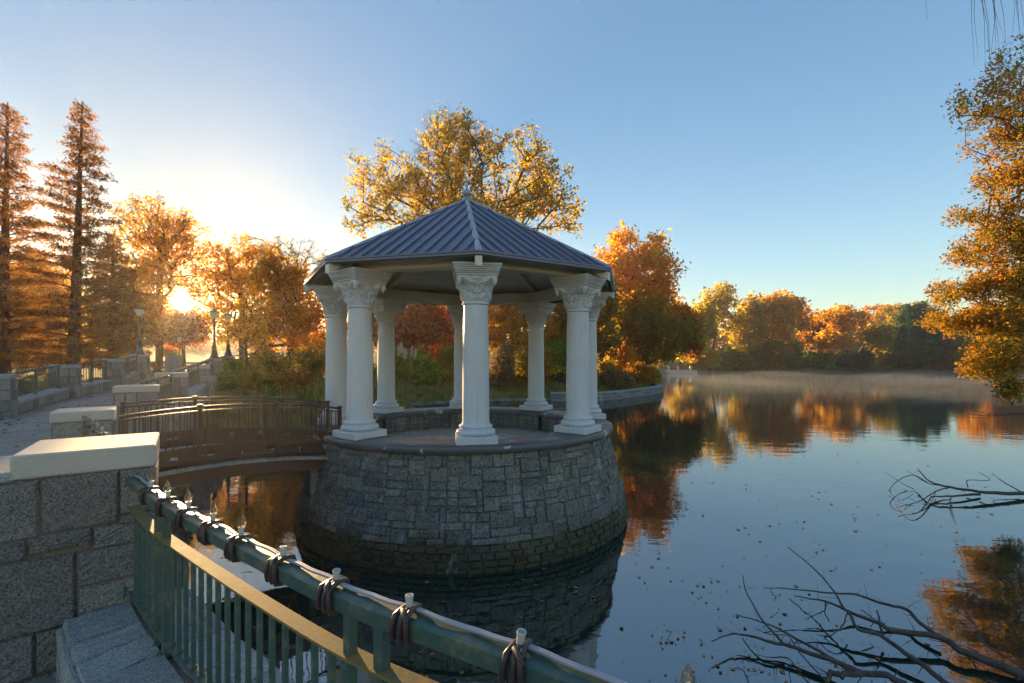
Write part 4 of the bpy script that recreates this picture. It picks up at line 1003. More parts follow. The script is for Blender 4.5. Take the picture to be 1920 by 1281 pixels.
# redwoods
def redwood(label, px, Z, ytop, seed, rad_px, lean=0.0, zb=None):
    rng = np.random.default_rng(seed); x = (px - 960) / F * Z; z0 = gz1(x, Z) - .1; top = EYE + (HY - ytop) / F * Z; H = top - z0; o = thing('redwood_tree', label, 'tree', (x, Z, z0), 0, 'dawn redwoods beside the path'); mb = MB()
    pts = [(lean * (t / 12) * H, 0, H * t / 12) for t in range(13)]; mb.tube(pts, [.36 * (1 - .92 * (t / 12)) for t in range(13)], 9)
    Rm = rad_px / F * Z; cents = []; sizes = []
    n = 118
    for k in range(n):
        t = .06 + .93 * (k / n) ** .95; z = H * t; r = Rm * (1 - t) ** .72 * rng.uniform(.45, 1.2) + .12; az = k * 2.4 + rng.uniform(-.4, .4)
        s = Vector((lean * z, 0, z)); d = Vector((math.cos(az), math.sin(az), 0)); P_ = []
        up = .30 + .25 * t
        for q in range(7):
            f = q / 6; P_.append(s + d * (r * f) + Vector((0, 0, r * (up * f - .28 * f * f))) + Vector(rng.normal(size=3)) * .04 * r * f)
        r0 = .012 + .016 * r
        mb.tube(P_, [r0 * (1 - .85 * q / 6) for q in range(7)], 4, cap=False)
        m = max(3, int(r * 7)); 
        for q in range(m):
            f = .22 + .78 * (q + rng.random()) / m; i = min(5, int(f * 6)); p = P_[i].lerp(P_[i + 1], f * 6 - i); side = Vector((-d.y, d.x, 0)) * (1 if q % 2 else -1)
            ln = .22 + .34 * r * (1.1 - f) * .5; e = p + side * ln + d * ln * .5 + Vector((0, 0, rng.uniform(-.18, .12) * ln)); mb.tube([p, e], [.007, .003], 3, cap=False)
            for g_ in range(3): cents.append(p.lerp(e, (g_ + .6) / 3))
    mb.build('trunk', M['bark_red'], o, smooth=60)
    C = np.array([tuple(c) for c in cents]); V = leaves(rng, C, 9, .14, .105, .28); V[:, :, 2] -= .05
    B = np.array([x, Z, z0]); V = clear_sun(V + B) - B
    link('crown', quads_mesh('crown', V, M['lf_redwood']), o); return o
redwood('tall conical rust coloured redwood left of the sun', 136, 29, 190, 61, 106, .035)
redwood('redwood cut by the left edge of the photograph', 4, 27, 192, 62, 100, .02)
redwood('shorter redwood between the tall one and the sun', 212, 36, 440, 63, 84)
redwood('small shaded redwood low at the far left', 75, 38, 470, 64, 80)
# far shore
FG = 'trees on the far shore of the lake'
far = [
 ('autumn_tree', 'orange tree at the left end of the far shore next to the wooded point', 1312, 108, [(1312, 610, 32, 40), (1290, 640, 30, 35)], 'lf_yellow', 55, .4),
 ('autumn_tree', 'slender yellow orange tree, tallest of the left far shore trees', 1352, 122, [(1352, 560, 34, 28), (1340, 590, 30, 30), (1372, 600, 28, 30)], 'lf_yellow', 22, .5),
 ('autumn_tree', 'narrow amber tree right of the slender tall one across the lake', 1408, 124, [(1410, 580, 26, 28), (1400, 620, 30, 40)], 'lf_yellow', 45, .4),
 ('autumn_tree', 'broad orange tree in the middle of the far shore', 1468, 124, [(1462, 575, 42, 24), (1490, 590, 26, 28), (1450, 610, 40, 35)], 'lf_gold', 60, .4),
 ('autumn_tree', 'dull pinkish tree right of the broad orange one across the lake', 1530, 130, [(1530, 620, 26, 34)], 'lf_rust', 40, .4),
 ('autumn_tree', 'round olive brown tree in front of the pale building', 1578, 124, [(1575, 600, 40, 24), (1565, 635, 34, 22)], 'lf_gold', 30, .4),
 ('autumn_tree', 'orange tree standing behind the pale building roof', 1650, 205, [(1655, 595, 40, 26), (1625, 605, 30, 22)], 'lf_orange', 50, .4),
 ('autumn_tree', 'thin dark stemmed tree in front of the pale building, next to the evergreen', 1648, 122, [(1648, 632, 24, 28)], 'lf_olive', 9, .4),
 ('autumn_tree', 'wide grey green tree on the skyline behind the evergreen', 1700, 165, [(1700, 592, 50, 26), (1735, 600, 40, 30)], 'lf_olive', 45, .4),
 ('evergreen_tree', 'dark blue green evergreen on the far shore beside the right hand foliage', 1720, 123, [(1722, 605, 34, 36), (1705, 645, 40, 32), (1745, 640, 34, 38)], 'lf_dark', 110, .4),
 ('autumn_tree', 'olive tree right of the evergreen, partly behind the near branches', 1785, 123, [(1785, 650, 34, 34)], 'lf_olive', 50, .4),
 ('autumn_tree', 'orange tree behind the near branches at the right end of the far shore', 1850, 126, [(1850, 610, 50, 40), (1890, 620, 40, 40)], 'lf_orange', 50, .4),
 ('autumn_tree', 'brown tree at the far right edge behind the overhanging foliage', 1915, 128, [(1915, 620, 44, 44)], 'lf_rust', 50, .4)]
for i, (nm, lab, px, Z, lb, mt, per, sp) in enumerate(far):
    tree(nm, lab, 'tree', (W(px, 690, Z).x, Z + 3), [L(a, b, Z, c, d) for a, b, c, d in lb], mt, 80 + i, natt=190, per=int(per * .8), spread=.8, size=.42, rmax=.35, r_tip=.035, tw=1, twl=1.4, twr=.03, group=FG)
# shrubs
def shrub(name, label, px, Z, w, h, mat, seed, ybase=None, group=None, per=None, cat='shrub'):
    rng = np.random.default_rng(seed); x = (px - 960) / F * Z; Z = dry(x, Z)[1] if Z > 100 else Z; z = gz1(x, Z); rw = w / F * Z / 2; rh = h / F * Z
    o = thing(name, label, cat, (x, Z, z), 0, group); size = max(.05, Z * .0030)
    n = int(60 + 30 * rw); lob = [((rng.uniform(-.5, .5) * rw, rng.uniform(-.4, .4) * rw, rh * rng.uniform(.25, .7)), (rw * .6, rw * .6, rh * .42)) for _ in range(5)]
    C = sample_lobes(rng, [(np.array(a), np.array(b)) for a, b in lob], n); C[:, 2] = np.maximum(C[:, 2], .08)
    mb = MB()
    for c in C[::3]: mb.tube([(c[0] * .15, c[1] * .15, 0), (c[0] * .5, c[1] * .5, c[2] * .6), tuple(c)], [.02, .012, .006], 3, cap=False)
    mb.build('stem', M['bark'], o)
    V = leaves(rng, C, per or 46, min(.45, rw * .22), size, .5); V[:, :, 2] = np.maximum(V[:, :, 2], -.05); link('foliage', quads_mesh('foliage', V, M[mat]), o)
SH = [('green bush left of the slender young tree on the bank', 440, 27, 60, 55, 'lf_green'), ('brown green bush between the young tree and the gazebo columns', 505, 29, 80, 60, 'lf_olive'), ('mixed bush right beside the left gazebo columns', 575, 31, 80, 65, 'lf_olive'),
      ('rusty bush behind the leftmost gazebo column', 630, 36, 70, 75, 'lf_rust'), ('bright yellow green bush right of the pampas grass', 800, 38.5, 62, 60, 'lf_green'), ('olive bush in front of the red maple', 838, 40, 60, 70, 'lf_olive'),
      ('brown bush right of the front gazebo column', 935, 40, 60, 75, 'lf_straw'), ('dull green bush below the tiered orange tree', 985, 41, 70, 80, 'lf_olive'), ('green bush behind the right back column', 1052, 42, 60, 75, 'lf_green'),
      ('dark bush right of the gazebo by the water', 1098, 42, 60, 70, 'lf_olive'), ('yellow bush at the tip of the wooded point', 1222, 53.6, 34, 32, 'lf_yellow'), ('dry grass clump above the stone edge of the point', 1150, 44, 70, 30, 'lf_straw'), ('rusty low bush above the stone edge of the point', 1190, 50, 60, 34, 'lf_rust'),
      ('green bush at the left end of the far shore', 1330, 121, 70, 50, 'lf_yellow'), ('large green bush under the slender tall far tree', 1385, 126, 80, 62, 'lf_green'), ('large green bush below the broad orange far tree', 1440, 127, 90, 70, 'lf_olive'), ('round dark green bush right of the broad orange far tree', 1492, 127, 60, 60, 'lf_green'),
      ('low green bush in front of the pale building', 1545, 130, 60, 34, 'lf_green'), ('low dark bush under the round olive far tree', 1610, 130, 70, 34, 'lf_dark'), ('round yellow bush left of the far evergreen', 1675, 130, 34, 40, 'lf_yellow'), ('low dark bush under the far evergreen', 1725, 130, 70, 34, 'lf_dark'),
      ('reddish low bush right of the far evergreen', 1800, 130, 80, 34, 'lf_rust'), ('low olive bush at the right end of the far shore', 1880, 130, 80, 38, 'lf_olive'),
      ('dim bush below the tall redwood', 110, 26, 60, 30, 'lf_rust'), ('low bush behind the far left green railing', 50, 22, 80, 34, 'lf_olive'), ('low olive bush on the bank just above the footbridge', 480, 23.5, 70, 34, 'lf_olive'), ('brown bush on the bank right above the footbridge middle', 545, 24.5, 80, 38, 'lf_rust'), ('green ground shrub beside the slender young tree', 425, 24, 50, 34, 'lf_green'), ('tall orange bush between the bank and the gazebo columns', 595, 34, 70, 80, 'lf_gold'),
      ('pale green bush behind the second left column', 742, 39, 50, 50, 'lf_green'), ('orange bush low behind the front column', 880, 40, 56, 60, 'lf_gold'), ('golden bush left of the right back column', 1018, 41.5, 56, 62, 'lf_gold'), ('yellow green bush just right of the right columns', 1140, 45, 50, 44, 'lf_yellow'), ('orange bush under the tall orange tree', 1170, 54, 60, 60, 'lf_orange'),
      ('orange bush on the bank below the farther lamp post', 452, 31, 50, 40, 'lf_gold')]
for i, (lab, px, Z, w_, h_, mt) in enumerate(SH): shrub('shrub', lab, px, Z, w_, h_, mt, 200 + i, group='shrubs on the far shore' if Z > 100 else 'shrubs on the near bank')
# pampas grass
def pampas(label, px, Z, n, nb, h, sd):
    rng = np.random.default_rng(sd); x = (px - 960) / F * Z; z = gz1(x, Z); o = thing('pampas_grass', label, 'ornamental grass', (x, Z, z), 0, 'pampas grass clumps by the water'); mb = MB()
    for k in range(nb):
        a = rng.uniform(0, 2 * PI); r = rng.uniform(.3, 1.1); hh = h * rng.uniform(.5, .8); mb.tube([(0, 0, 0), (r * .4 * math.cos(a), r * .4 * math.sin(a), hh * .7), (r * math.cos(a), r * math.sin(a), hh * rng.uniform(.5, .95))], [.014, .01, .003], 3, cap=False)
    mb.build('blade', M['lf_green'], o)
    for k in range(n):
        a = rng.uniform(0, 2 * PI); r = rng.uniform(.1, .9); p = Vector((r * math.cos(a), r * math.sin(a), h * rng.uniform(.85, 1.1))); mb = MB()
        mb.tube([(p.x * .3, p.y * .3, 0), p * .6 + Vector((0, 0, .1)), p], [.012, .01, .006], 4); mb.build('stalk', M['lf_straw'], o)
        C = np.array([tuple(p + Vector((p.x * .1 * t, p.y * .1 * t, .55 * t))) for t in np.linspace(-.3, 1, 14)]); V = leaves(rng, C, 12, .055, .07, .3); link('plume', quads_mesh('plume', V, M['plume']), o)
pampas('clump of pampas grass with white plumes beside the back left column', 762, 37.2, 9, 160, 2.6, 5)
pampas('smaller pampas clump half hidden behind the left front column', 700, 36.2, 5, 110, 2.4, 6)
# shore rocks
rme = []
for k in range(4):
    r = random.Random(k); mb = MB(); prof = [(.02, -.2), (.34, -.15), (.46, .02), (.42, .16), (.26, .27), (.02, .31)]; mb.lathe(prof, 9); mb.v = [(x * r.uniform(.8, 1.25), y * r.uniform(.8, 1.25), z * r.uniform(.8, 1.2)) for x, y, z in mb.v]; rme.append(mb.mesh('rock', M['rock'], 30))
r = random.Random(9)
for k in range(26):
    x = -7 + k * .42 + r.uniform(-.2, .2); y = np.interp(x, [-7, -3, 2, 7.4], [34, 37, 38.5, 39]) + r.uniform(-.1, .5)
    o = link('rock', rme[k % 4], None, (x, float(y), .02)); o.rotation_euler = (0, 0, r.uniform(0, 6)); s = r.uniform(.5, 1.1); o.scale = (s, s, s * .7); tag(o, 'small grey rock in the line of stones at the water edge behind the gazebo', 'rock', 'rocks along the water edge behind the gazebo')
# right hand overhanging tree
Z = 14.0
def LL(px, py, Z, rx, ry, w): return L(px, py, Z, rx, ry, w=w)
lob = [LL(1865, 165, 14, 60, 26, 5), LL(1850, 205, 13.5, 60, 26, 4), LL(1905, 110, 14.5, 40, 40, 3), LL(1880, 270, 14.2, 60, 28, 5), LL(1890, 330, 14, 55, 30, 8), LL(1855, 400, 15, 60, 28, 8), LL(1900, 220, 14, 40, 50, 6), LL(1905, 440, 14.5, 45, 35, 7), LL(1850, 470, 15, 70, 30, 8), LL(1890, 520, 15, 60, 35, 9),
       LL(1835, 545, 15.2, 75, 28, 8), LL(1880, 600, 15, 70, 36, 9), LL(1800, 600, 15.5, 50, 22, 6), LL(1885, 660, 14.5, 50, 34, 7), LL(1850, 690, 15, 40, 22, 5), LL(1895, 725, 14, 26, 26, 4), LL(1990, 300, 15, 80, 200, 20), LL(1990, 560, 15.5, 80, 140, 20), LL(2080, 450, 17, 90, 220, 14)]
rng = np.random.default_rng(77); bx, by = 22.5, 17.0; bz = gz1(bx, by) - .1; B = np.array([bx, by, bz])
att = sample_lobes(rng, [(np.array(a) - B, np.array(b), c) for a, b, c in lob], 1250)
trunk = [(0, 0, 0), (-.1, 0, 1), (-.2, -.1, 2), (-.35, -.1, 3), (-.45, -.2, 4.5), (-.5, -.2, 6), (-.6, -.3, 8), (-.7, -.3, 10), (-.8, -.4, 12), (-.9, -.5, 13.5)]
P, par, tips = skeleton(rng, trunk, att, .22, .5, .05); mb, rad = wood(P, par, tips, .005, 2.25, .26); tp = P[tips]; twigs(mb, rng, tp, .35, 3, .0035)
o = thing('overhanging_tree', 'large autumn tree overhanging the lake at the right edge', 'tree', B); mb.build('trunk', M['bark'], o, smooth=60)
V = leaves(rng, np.concatenate([tp, P[10:][rng.random(len(P) - 10) < .5]]), 44, .17, .050, .5); V = V[rng.random(len(V)) < np.clip(1.35 - (V[:, 0, 2] + bz) * .075, .35, 1)]; link('crown', quads_mesh('crown', V, M['lf_front']), o)
mb = MB(); r = random.Random(4)
for px0, n, y1, y0 in ((1833, 5, 165, -60), (1862, 5, 130, -60), (1905, 4, 110, -60), (1736, 1, 58, -60)):
    for k in range(n):
        a = W(px0 + r.uniform(-8, 8), y0, 11); b = W(px0 + r.uniform(-10, 30), y1 * r.uniform(.6, 1.0), 11); m_ = (a + b) / 2 + Vector((r.uniform(-.12, .12), 0, 0)); mb.tube([a, m_.lerp(a, .5) + Vector((r.uniform(-.05, .05), 0, 0)), m_, b], [.009, .007, .005, .002], 4, cap=False)
a = W(1736, -60, 11); top = W(1900, -120, 12); mb.tube([a, W(1833, -75, 11.5), top, Vector((19.8, 16.0, 13.2))], [.02, .04, .06, .1], 5)
mb.build('hanging_twig', M['bark'], o, off=B)
# ------------------------------------------------------------------ fallen branches in the lake
def zp(x, y, zz): return WZ(1200 + x / 2.667, 850 + y / 2.667, zz)
def branch(name, label, polys, group, zbase=.12):
    allp = [[zp(x, y, zbase + .02 * k + .22 * hh) for k, (x, y) in enumerate([])] for hh in ()]
    mb = MB(); r = random.Random(len(polys)); first = None
    for poly, r0, r1, z0, z1 in polys:
        n = len(poly); P_ = [zp(x, y, z0 + (z1 - z0) * k / (n - 1)) for k, (x, y) in enumerate(poly)]; P_ = spline(P_, 4); m = len(P_)
        P_ = [p + Vector((r.uniform(-1, 1), r.uniform(-1, 1), r.uniform(-1, 1))) * r1 * .9 for p in P_]
        mb.tube(P_, [r0 + (r1 - r0) * k / (m - 1) for k in range(m)], 7)
        r0 *= .55
        for _ in range(int(len(poly) * 1.3)):
            k = r.randrange(1, m - 1); rr = r0 + (r1 - r0) * k / (m - 1); d = Vector((r.uniform(-1, 1), r.uniform(-.6, .6), r.uniform(-.2, .7))).normalized() * r.uniform(.04, .26)
            mb.tube([P_[k], P_[k] + d * .5 + Vector((r.uniform(-.01, .01),) * 3), P_[k] + d], [rr * .4, rr * .25, rr * .1], 4)
        first = first or P_[0]
    o = mb.build(name, M['twig'], None, smooth=60, off=first); o.location = first; tag(o, label, 'branch', group); return o
GB = 'dead branches lying in the lake'
branch('fallen_branch', 'long forked dead branch lying in the water at the lower right corner', [
    ([(1960, 1130), (1750, 1040), (1600, 985), (1500, 920), (1260, 885), (1200, 850), (1060, 800), (930, 740), (770, 715)], .05, .007, .05, .3),
    ([(1500, 920), (1400, 850), (1330, 780), (1200, 750), (1080, 705), (960, 700), (780, 680), (615, 672)], .026, .005, .1, .3),
    ([(1215, 910), (1200, 850), (1185, 785)], .016, .008, .1, .35), ([(945, 845), (925, 790), (935, 740)], .006, .01, .08, .25), ([(830, 830), (880, 805), (920, 790)], .004, .007, .06, .12),
    ([(880, 905), (940, 915), (1000, 880), (1040, 800)], .004, .008, .03, .2), ([(1150, 870), (1165, 830), (1110, 785)], .004, .007, .1, .25), ([(650, 675), (665, 705), (690, 720)], .005, .003, .2, .1)], GB)
branch('fallen_branch', 'straight dead branch slanting from the middle of the tangle to the bottom edge', [
    ([(1540, 1160), (1440, 1080), (1330, 1000), (1200, 910), (1090, 880), (1060, 820), (1010, 760), (970, 690), (860, 570), (740, 470)], .03, .006, .05, .4)], GB)
branch('fallen_branch', 'dead branch with an upright stick at the bottom of the lake view', [
    ([(1330, 1160), (1200, 1105), (1030, 1110), (960, 1105), (930, 1150)], .035, .022, .12, .1), ([(1110, 1100), (1000, 1050), (850, 1000), (720, 955), (650, 945), (550, 912), (450, 905), (360, 945)], .03, .006, .12, .15),
    ([(720, 955), (650, 880), (590, 800), (525, 680), (515, 612)], .015, .005, .12, .42), ([(1060, 1095), (930, 1010), (800, 940), (700, 880), (620, 850), (480, 805)], .02, .006, .1, .25), ([(930, 1140), (800, 1000), (740, 915), (650, 905), (570, 875)], .008, .003, .1, .15),
    ([(480, 1068), (520, 1090), (545, 1160)], .004, .008, .15, .05)], GB)
branch('fallen_branch', 'thin pale twig in front of the dark reflection at the right edge', [([(1960, 1095), (1850, 1030), (1720, 950), (1660, 830), (1560, 715)], .012, .004, .1, .3), ([(1690, 870), (1600, 800), (1470, 762)], .007, .003, .15, .25), ([(1720, 932), (1640, 920), (1570, 915)], .005, .003, .15, .1)], GB)
branch('fallen_branch', 'reddish branch with many twigs reaching in from the right edge over the water', [
    ([(1980, 200), (1800, 200), (1690, 190), (1550, 170), (1450, 140), (1390, 80)], .05, .010, .08, .35), ([(1700, 205), (1560, 215), (1460, 215)], .03, .014, .06, .1), ([(1550, 170), (1480, 190), (1400, 240), (1290, 270)], .018, .006, .15, .1), ([(1460, 215), (1400, 290), (1340, 300), (1280, 245)], .014, .005, .08, .05),
    ([(1500, 160), (1440, 150), (1340, 90)], .014, .005, .2, .35), ([(1440, 150), (1370, 110), (1300, 130), (1250, 185), (1300, 235), (1365, 205)], .012, .005, .25, .1), ([(1370, 180), (1310, 150), (1225, 92)], .009, .004, .2, .3), ([(1640, 170), (1640, 135), (1750, 135), (1690, 92)], .012, .005, .15, .4), ([(1900, 190), (1820, 145), (1760, 100)], .016, .005, .1, .35), ([(1560, 215), (1550, 255), (1580, 348)], .012, .005, .1, .02), ([(1480, 190), (1470, 215), (1440, 268)], .010, .005, .1, .03)], GB)
branch('fallen_branch', 'thin dark branch lying on the misty water near the right edge', [([(1980, -195), (1850, -200), (1760, -198), (1700, -205), (1640, -212)], .03, .012, .03, .1), ([(1780, -198), (1700, -190), (1620, -204)], .02, .01, .05, .12)], GB)
# floating leaves
rng = np.random.default_rng(5); n = 2600
pxs, pys = [], []
C = []
while len(C) < 1100:
    y = rng.uniform(1.8, 30) ; x = rng.uniform(-1.0, 1.05) * y
    dens = .15 + .5 * (abs(x - 1.0) < 2.4 and y < 8) + (.25 if y < 12 else 0)
    if math.sin(x * 1.7 + 2) * math.sin(y * 1.3) < -.1 and rng.random() < .75: continue
    if rng.random() < dens and (x + 1.05) ** 2 + (y - 10.92) ** 2 > 3.68 ** 2 and lake_sd(np.array([x]), np.array([y]))[0] < -.1: C.append((x, y, .006))
for cx, cy in ((.25, 4.9), (1.55, 4.6), (1.9, 5.6), (.9, 6.6), (-.6, 5.4), (2.6, 5.0), (.1, 4.2)):
    for _ in range(34): C.append((cx + rng.normal() * .22, cy + rng.normal() * .12, .006))
C = np.array(C); n = len(C); s = (.008 + .034 * rng.random((n, 1)) ** 2.2) * (1 + (C[:, 1:2] > 9) * .3); a = rng.uniform(0, 2 * PI, n); A = np.stack([np.cos(a), np.sin(a), np.zeros(n)], 1) * s; Bq = np.stack([-np.sin(a), np.cos(a), np.zeros(n)], 1) * s * .6; up = np.array([0, 0, 1.0]) * rng.uniform(.1, .35, (n, 1)) * s
fl = link('floating_leaves', quads_mesh('floating_leaves', np.stack([C - A, C + Bq + up, C + A, C - Bq + up * .6], 1), M['litter'])); tag(fl, 'fallen autumn leaves scattered over the lake surface', 'fallen leaves', kind='stuff')
# grass and dry stems on the near bank
rng = np.random.default_rng(15); gx = rng.uniform(-13, 17, 42000); gy = rng.uniform(14, 62, 42000); gd_ = lake_sd(gx, gy); pat = np.sin(gx * .9 + 1) * np.cos(gy * .7) + np.sin(gx * 2.3) * .4; ok = (gd_ > .1) & (gd_ < 6.5) & (rng.random(42000) < .75 + .25 * pat) & (gx > -12.5 + (gy - 14) * -.0)
on = ok & ((gy > 33) | (gx > -.62 * gy + .8)); gx, gy = gx[on], gy[on]; gzv = ground_z(gx, gy); n = len(gx); h = rng.uniform(.12, .6, n) * (1 + .6 * np.sin(gx * 1.1)); az = rng.uniform(0, 2 * PI, n); wv = rng.uniform(.02, .05, n)
Bs = np.stack([gx, gy, gzv], 1); sd_ = np.stack([np.cos(az), np.sin(az), 0 * az], 1) * wv[:, None]; tp_ = np.stack([rng.normal(0, .18, n) * h, rng.normal(0, .18, n) * h, h], 1)
for nm_, mt_, sel in (('bank_grass', 'lf_straw', (np.arange(n) % 2 == 0)), ('bank_ground_cover', 'lf_green', (np.arange(n) % 2 == 1))):
    Vq = np.stack([Bs - sd_, Bs + sd_, Bs + tp_ + sd_ * .3, Bs + tp_ - sd_ * .3], 1)[sel]; o = link(nm_, quads_mesh(nm_, Vq, M[mt_])); tag(o, 'dry grass on the near bank' if nm_ == 'bank_grass' else 'low green ground cover on the near bank', 'grass' if nm_ == 'bank_grass' else 'ground cover', kind='stuff')
# leaves on the path edge and the bank
C = []
for _ in range(1500):
    t = rng.random(); i = rng.integers(0, len(ls) - 1); a = ls[i].lerp(ls[i + 1], t); b = rs[i].lerp(rs[i + 1], t); f = rng.random() ** 2.6 * .9 + .04
    if a.y < 5: continue
    p = a.lerp(b, f); C.append((p.x, p.y, p.z + .012))
for _ in range(5000):
    x = rng.uniform(-20, -6); y = rng.uniform(13, 34); z = gz1(x, y) if _ % 1 == 0 else 0
    if z > .15: C.append((x, y, z + .02))
C = np.array(C); n = len(C); s = rng.uniform(.03, .06, (n, 1)); a = rng.uniform(0, 2 * PI, n); A = np.stack([np.cos(a), np.sin(a), np.zeros(n)], 1) * s; Bq = np.stack([-np.sin(a), np.cos(a), np.zeros(n)], 1) * s * .6; up = np.array([0, 0, 1.0]) * rng.uniform(.1, .6, (n, 1)) * s
fl = link('leaf_litter', quads_mesh('leaf_litter', np.stack([C - A, C + Bq + up, C + A, C - Bq + up * .6], 1), M['litter'])); tag(fl, 'fallen leaves lying along the path and on the bank', 'fallen leaves', kind='stuff')
# far wood as one mass
rng = np.random.default_rng(99); C = []
for _ in range(5200):
    a = R(rng.uniform(-62, 62)); rr = rng.uniform(185, 240); x, y = rr * math.sin(a), rr * math.cos(a)
    top = 9 + 3 * math.sin(a * 23) + 2 * math.sin(a * 61 + 1) + rng.uniform(-1, 1); C.append((x, y, 3.5 + top * rng.random() ** .6))
C = np.array(C); V = leaves(rng, C, 7, 1.6, 1.0, .6); fw = link('distant_wood', quads_mesh('distant_wood', V, M['lf_rust'])); tag(fw, 'hazy mass of distant woodland beyond the lake and the path', 'woodland', kind='stuff')
# ------------------------------------------------------------------ air
HD = .00055
t = NT('haze_air'); v = t.n('ShaderNodeVolumePrincipled'); v.inputs['Color'].default_value = (.95, .93, .90, 1); v.inputs['Density'].default_value = HD; v.inputs['Anisotropy'].default_value = .62
t.l(v.outputs[0], t.out.inputs['Volume']); mhz = t.m
hz = MB().box((0, 150, 17), (900, 600, 41)).build('haze', mhz); tag(hz, 'thin morning haze filling the air', 'haze', kind='stuff')
t = NT('water_mist'); v = t.n('ShaderNodeVolumePrincipled'); v.inputs['Color'].default_value = (.88, .91, .98, 1); v.inputs['Density'].default_value = .0045; v.inputs['Anisotropy'].default_value = .2
t.l(v.outputs[0], t.out.inputs['Volume'])
V = []; Fc = []; nx, ny = 50, 34
for j in range(ny + 1):
    for i in range(nx + 1):
        y = 26 + 101 * j / ny; x = 5 + (y > 36) * 0 + (i / nx) * (y * 1.25 - 5); e = min(1, i / 6, j / 8, (nx - i) / 2, (ny - j) / 2)
        z = .05 + e * (.8 + .6 * math.sin(x * .23 + 1.3 * math.sin(y * .11)) * math.cos(y * .17 + .8) + .3 * math.sin(x * .9 + y * .5)); V.append((x, y, max(z, .06)))
m_ = len(V); V += [(x, y, .03) for x, y, _ in V]; w_ = nx + 1
for j in range(ny):
    for i in range(nx):
        a = j * w_ + i; Fc.append((a, a + 1, a + w_ + 1, a + w_)); Fc.append((m_ + a, m_ + a + w_, m_ + a + w_ + 1, m_ + a + 1))
for j in range(ny):
    for i in (0, nx):
        a = j * w_ + i; f = (a, a + w_, m_ + a + w_, m_ + a); Fc.append(f if i == 0 else f[::-1])
for i in range(nx):
    for j in (0, ny):
        a = j * w_ + i; f = (a, m_ + a, m_ + a + 1, a + 1); Fc.append(f if j == 0 else f[::-1])
ms = MB().add(V, Fc).build('mist', t.m, smooth=80); tag(ms, 'low mist drifting over the far half of the lake', 'mist', kind='stuff')
# ------------------------------------------------------------------ light and camera
SUN_AZ, SUN_EL = R(-34.95), R(6.4)
sd = bpy.data.lights.new('sun', 'SUN'); sd.energy = 5.0; sd.angle = R(.5); sd.color = (1, .66, .31)
so = bpy.data.objects.new('sun', sd); COL.objects.link(so); dirv = Vector(SUND); so.rotation_euler = dirv.to_track_quat('Z', 'Y').to_euler(); so.location = (-30, 40, 30)
wd = bpy.data.worlds.new('World'); SC.world = wd; wd.use_nodes = True; nt = wd.node_tree; nt.nodes.clear()
out = nt.nodes.new('ShaderNodeOutputWorld'); bg = nt.nodes.new('ShaderNodeBackground'); sky = nt.nodes.new('ShaderNodeTexSky'); sky.sky_type = 'NISHITA'; sky.sun_disc = False; sky.sun_elevation = SUN_EL; sky.sun_rotation = SUN_AZ
sky.air_density = 1.0; sky.dust_density = .15; sky.ozone_density = 1.8; bg.inputs[1].default_value = .15
hs = nt.nodes.new('ShaderNodeHueSaturation'); hs.inputs['Saturation'].default_value = 1.1; tn = nt.nodes.new('ShaderNodeMix'); tn.data_type = 'RGBA'; tn.blend_type = 'MULTIPLY'; tn.inputs[0].default_value = 1; tn.inputs[7].default_value = (1.02, 1, 1, 1); nt.links.new(sky.outputs[0], tn.inputs[6]); nt.links.new(tn.outputs[2], hs.inputs['Color']); bw = nt.nodes.new('ShaderNodeRGBToBW'); nt.links.new(hs.outputs[0], bw.inputs[0]); mm = nt.nodes.new('ShaderNodeMath'); mm.operation = 'MULTIPLY_ADD'; nt.links.new(bw.outputs[0], mm.inputs[0]); mm.inputs[1].default_value = .95; mm.inputs[2].default_value = .26
dv = nt.nodes.new('ShaderNodeVectorMath'); dv.operation = 'DIVIDE'; cb = nt.nodes.new('ShaderNodeCombineXYZ')
for k_ in range(3): nt.links.new(mm.outputs[0], cb.inputs[k_])
nt.links.new(hs.outputs[0], dv.inputs[0]); nt.links.new(cb.outputs[0], dv.inputs[1]); tz = nt.nodes.new('ShaderNodeTexCoord'); sz = nt.nodes.new('ShaderNodeSeparateXYZ'); nt.links.new(tz.outputs['Generated'], sz.inputs[0])
def m0(op, a, b):
    m = nt.nodes.new('ShaderNodeMath'); m.operation = op
    for s_, v_ in ((m.inputs[0], a), (m.inputs[1], b)):
        if hasattr(v_, 'is_output'): nt.links.new(v_, s_)
        else: s_.default_value = v_
    return m.outputs[0]
zf_ = m0('ADD', m0('MULTIPLY', m0('POWER', 2.718, m0('MULTIPLY', m0('MAXIMUM', sz.outputs[2], 0.0), -4.2)), 1.38), .50)
c3 = nt.nodes.new('ShaderNodeCombineXYZ'); [nt.links.new(zf_, c3.inputs[k_]) for k_ in range(3)]
ml_ = nt.nodes.new('ShaderNodeVectorMath'); ml_.operation = 'MULTIPLY'; nt.links.new(dv.outputs[0], ml_.inputs[0]); nt.links.new(c3.outputs[0], ml_.inputs[1]); nz_ = nt.nodes.new('ShaderNodeVectorMath'); nz_.operation = 'NORMALIZE'; dd_ = nt.nodes.new('ShaderNodeVectorMath'); dd_.operation = 'DOT_PRODUCT'; nt.links.new(tz.outputs['Generated'], nz_.inputs[0]); nt.links.new(nz_.outputs[0], dd_.inputs[0]); dd_.inputs[1].default_value = tuple(SUND)
cool = nt.nodes.new('ShaderNodeMix'); cool.data_type = 'RGBA'; cool.blend_type = 'MULTIPLY'; cool.inputs[7].default_value = (.66, .96, 1.08, 1); nt.links.new(m0('POWER', m0('MAXIMUM', dd_.outputs['Value'], 0.0), 5.0), cool.inputs[0]); nt.links.new(ml_.outputs[0], cool.inputs[6]); nt.links.new(cool.outputs[2], bg.inputs[0])
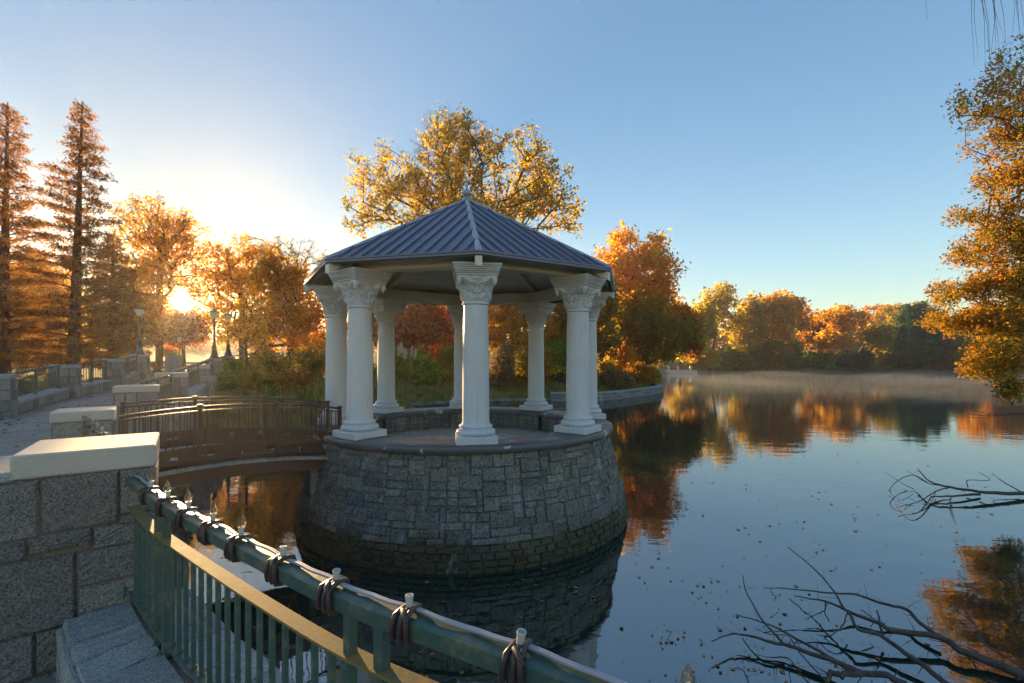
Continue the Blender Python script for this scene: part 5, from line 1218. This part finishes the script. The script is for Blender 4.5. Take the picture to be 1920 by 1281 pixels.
tc = nt.nodes.new('ShaderNodeTexCoord'); dt = nt.nodes.new('ShaderNodeVectorMath'); dt.operation = 'DOT_PRODUCT'; nm = nt.nodes.new('ShaderNodeVectorMath'); nm.operation = 'NORMALIZE'
nt.links.new(tc.outputs['Generated'], nm.inputs[0]); nt.links.new(nm.outputs[0], dt.inputs[0]); dt.inputs[1].default_value = tuple(SUND)
def wm(op, a, b):
    m = nt.nodes.new('ShaderNodeMath'); m.operation = op
    for s_, v_ in ((m.inputs[0], a), (m.inputs[1], b)):
        if hasattr(v_, 'is_output'): nt.links.new(v_, s_)
        else: s_.default_value = v_
    return m.outputs[0]
cd = wm('MAXIMUM', dt.outputs['Value'], 0.0)
disc = wm('MULTIPLY', wm('GREATER_THAN', cd, math.cos(R(.42))), 40.0)
glow = wm('ADD', wm('ADD', wm('MULTIPLY', wm('POWER', cd, 16000.0), 1.2), wm('MULTIPLY', wm('POWER', cd, 300.0), .24)), wm('MULTIPLY', wm('POWER', cd, 30.0), .03))
e1 = nt.nodes.new('ShaderNodeBackground'); e1.inputs[0].default_value = (1, .50, .07, 1); nt.links.new(glow, e1.inputs[1])
e2 = nt.nodes.new('ShaderNodeBackground'); e2.inputs[0].default_value = (1, .85, .5, 1); nt.links.new(disc, e2.inputs[1])
ad = nt.nodes.new('ShaderNodeAddShader'); ad2 = nt.nodes.new('ShaderNodeAddShader'); nt.links.new(bg.outputs[0], ad.inputs[0]); nt.links.new(e1.outputs[0], ad.inputs[1]); nt.links.new(ad.outputs[0], ad2.inputs[0]); nt.links.new(e2.outputs[0], ad2.inputs[1]); nt.links.new(ad2.outputs[0], out.inputs[0])
cam = bpy.data.cameras.new('camera'); co = bpy.data.objects.new('camera', cam); COL.objects.link(co); SC.camera = co
cam.sensor_width = 36; cam.lens = 16.5; cam.shift_y = (HY - 640.5) / 1920; cam.clip_start = .05; cam.clip_end = 3000; co.location = (0, 0, EYE); co.rotation_euler = (R(90), 0, 0)
vs = SC.view_settings; vs.view_transform = 'Standard'; vs.look = 'None'; vs.exposure = 2.2; vs.gamma = 1
SC.render.engine = 'CYCLES'; cy = SC.cycles; cy.use_denoising = True; cy.denoiser = 'OPENIMAGEDENOISE'
cy.max_bounces = 7; cy.diffuse_bounces = 4; cy.glossy_bounces = 3; cy.transmission_bounces = 4; cy.transparent_max_bounces = 8; cy.volume_bounces = 0
cy.caustics_reflective = False; cy.caustics_refractive = False; cy.sample_clamp_indirect = 6; cy.use_adaptive_sampling = True; cy.adaptive_threshold = .015
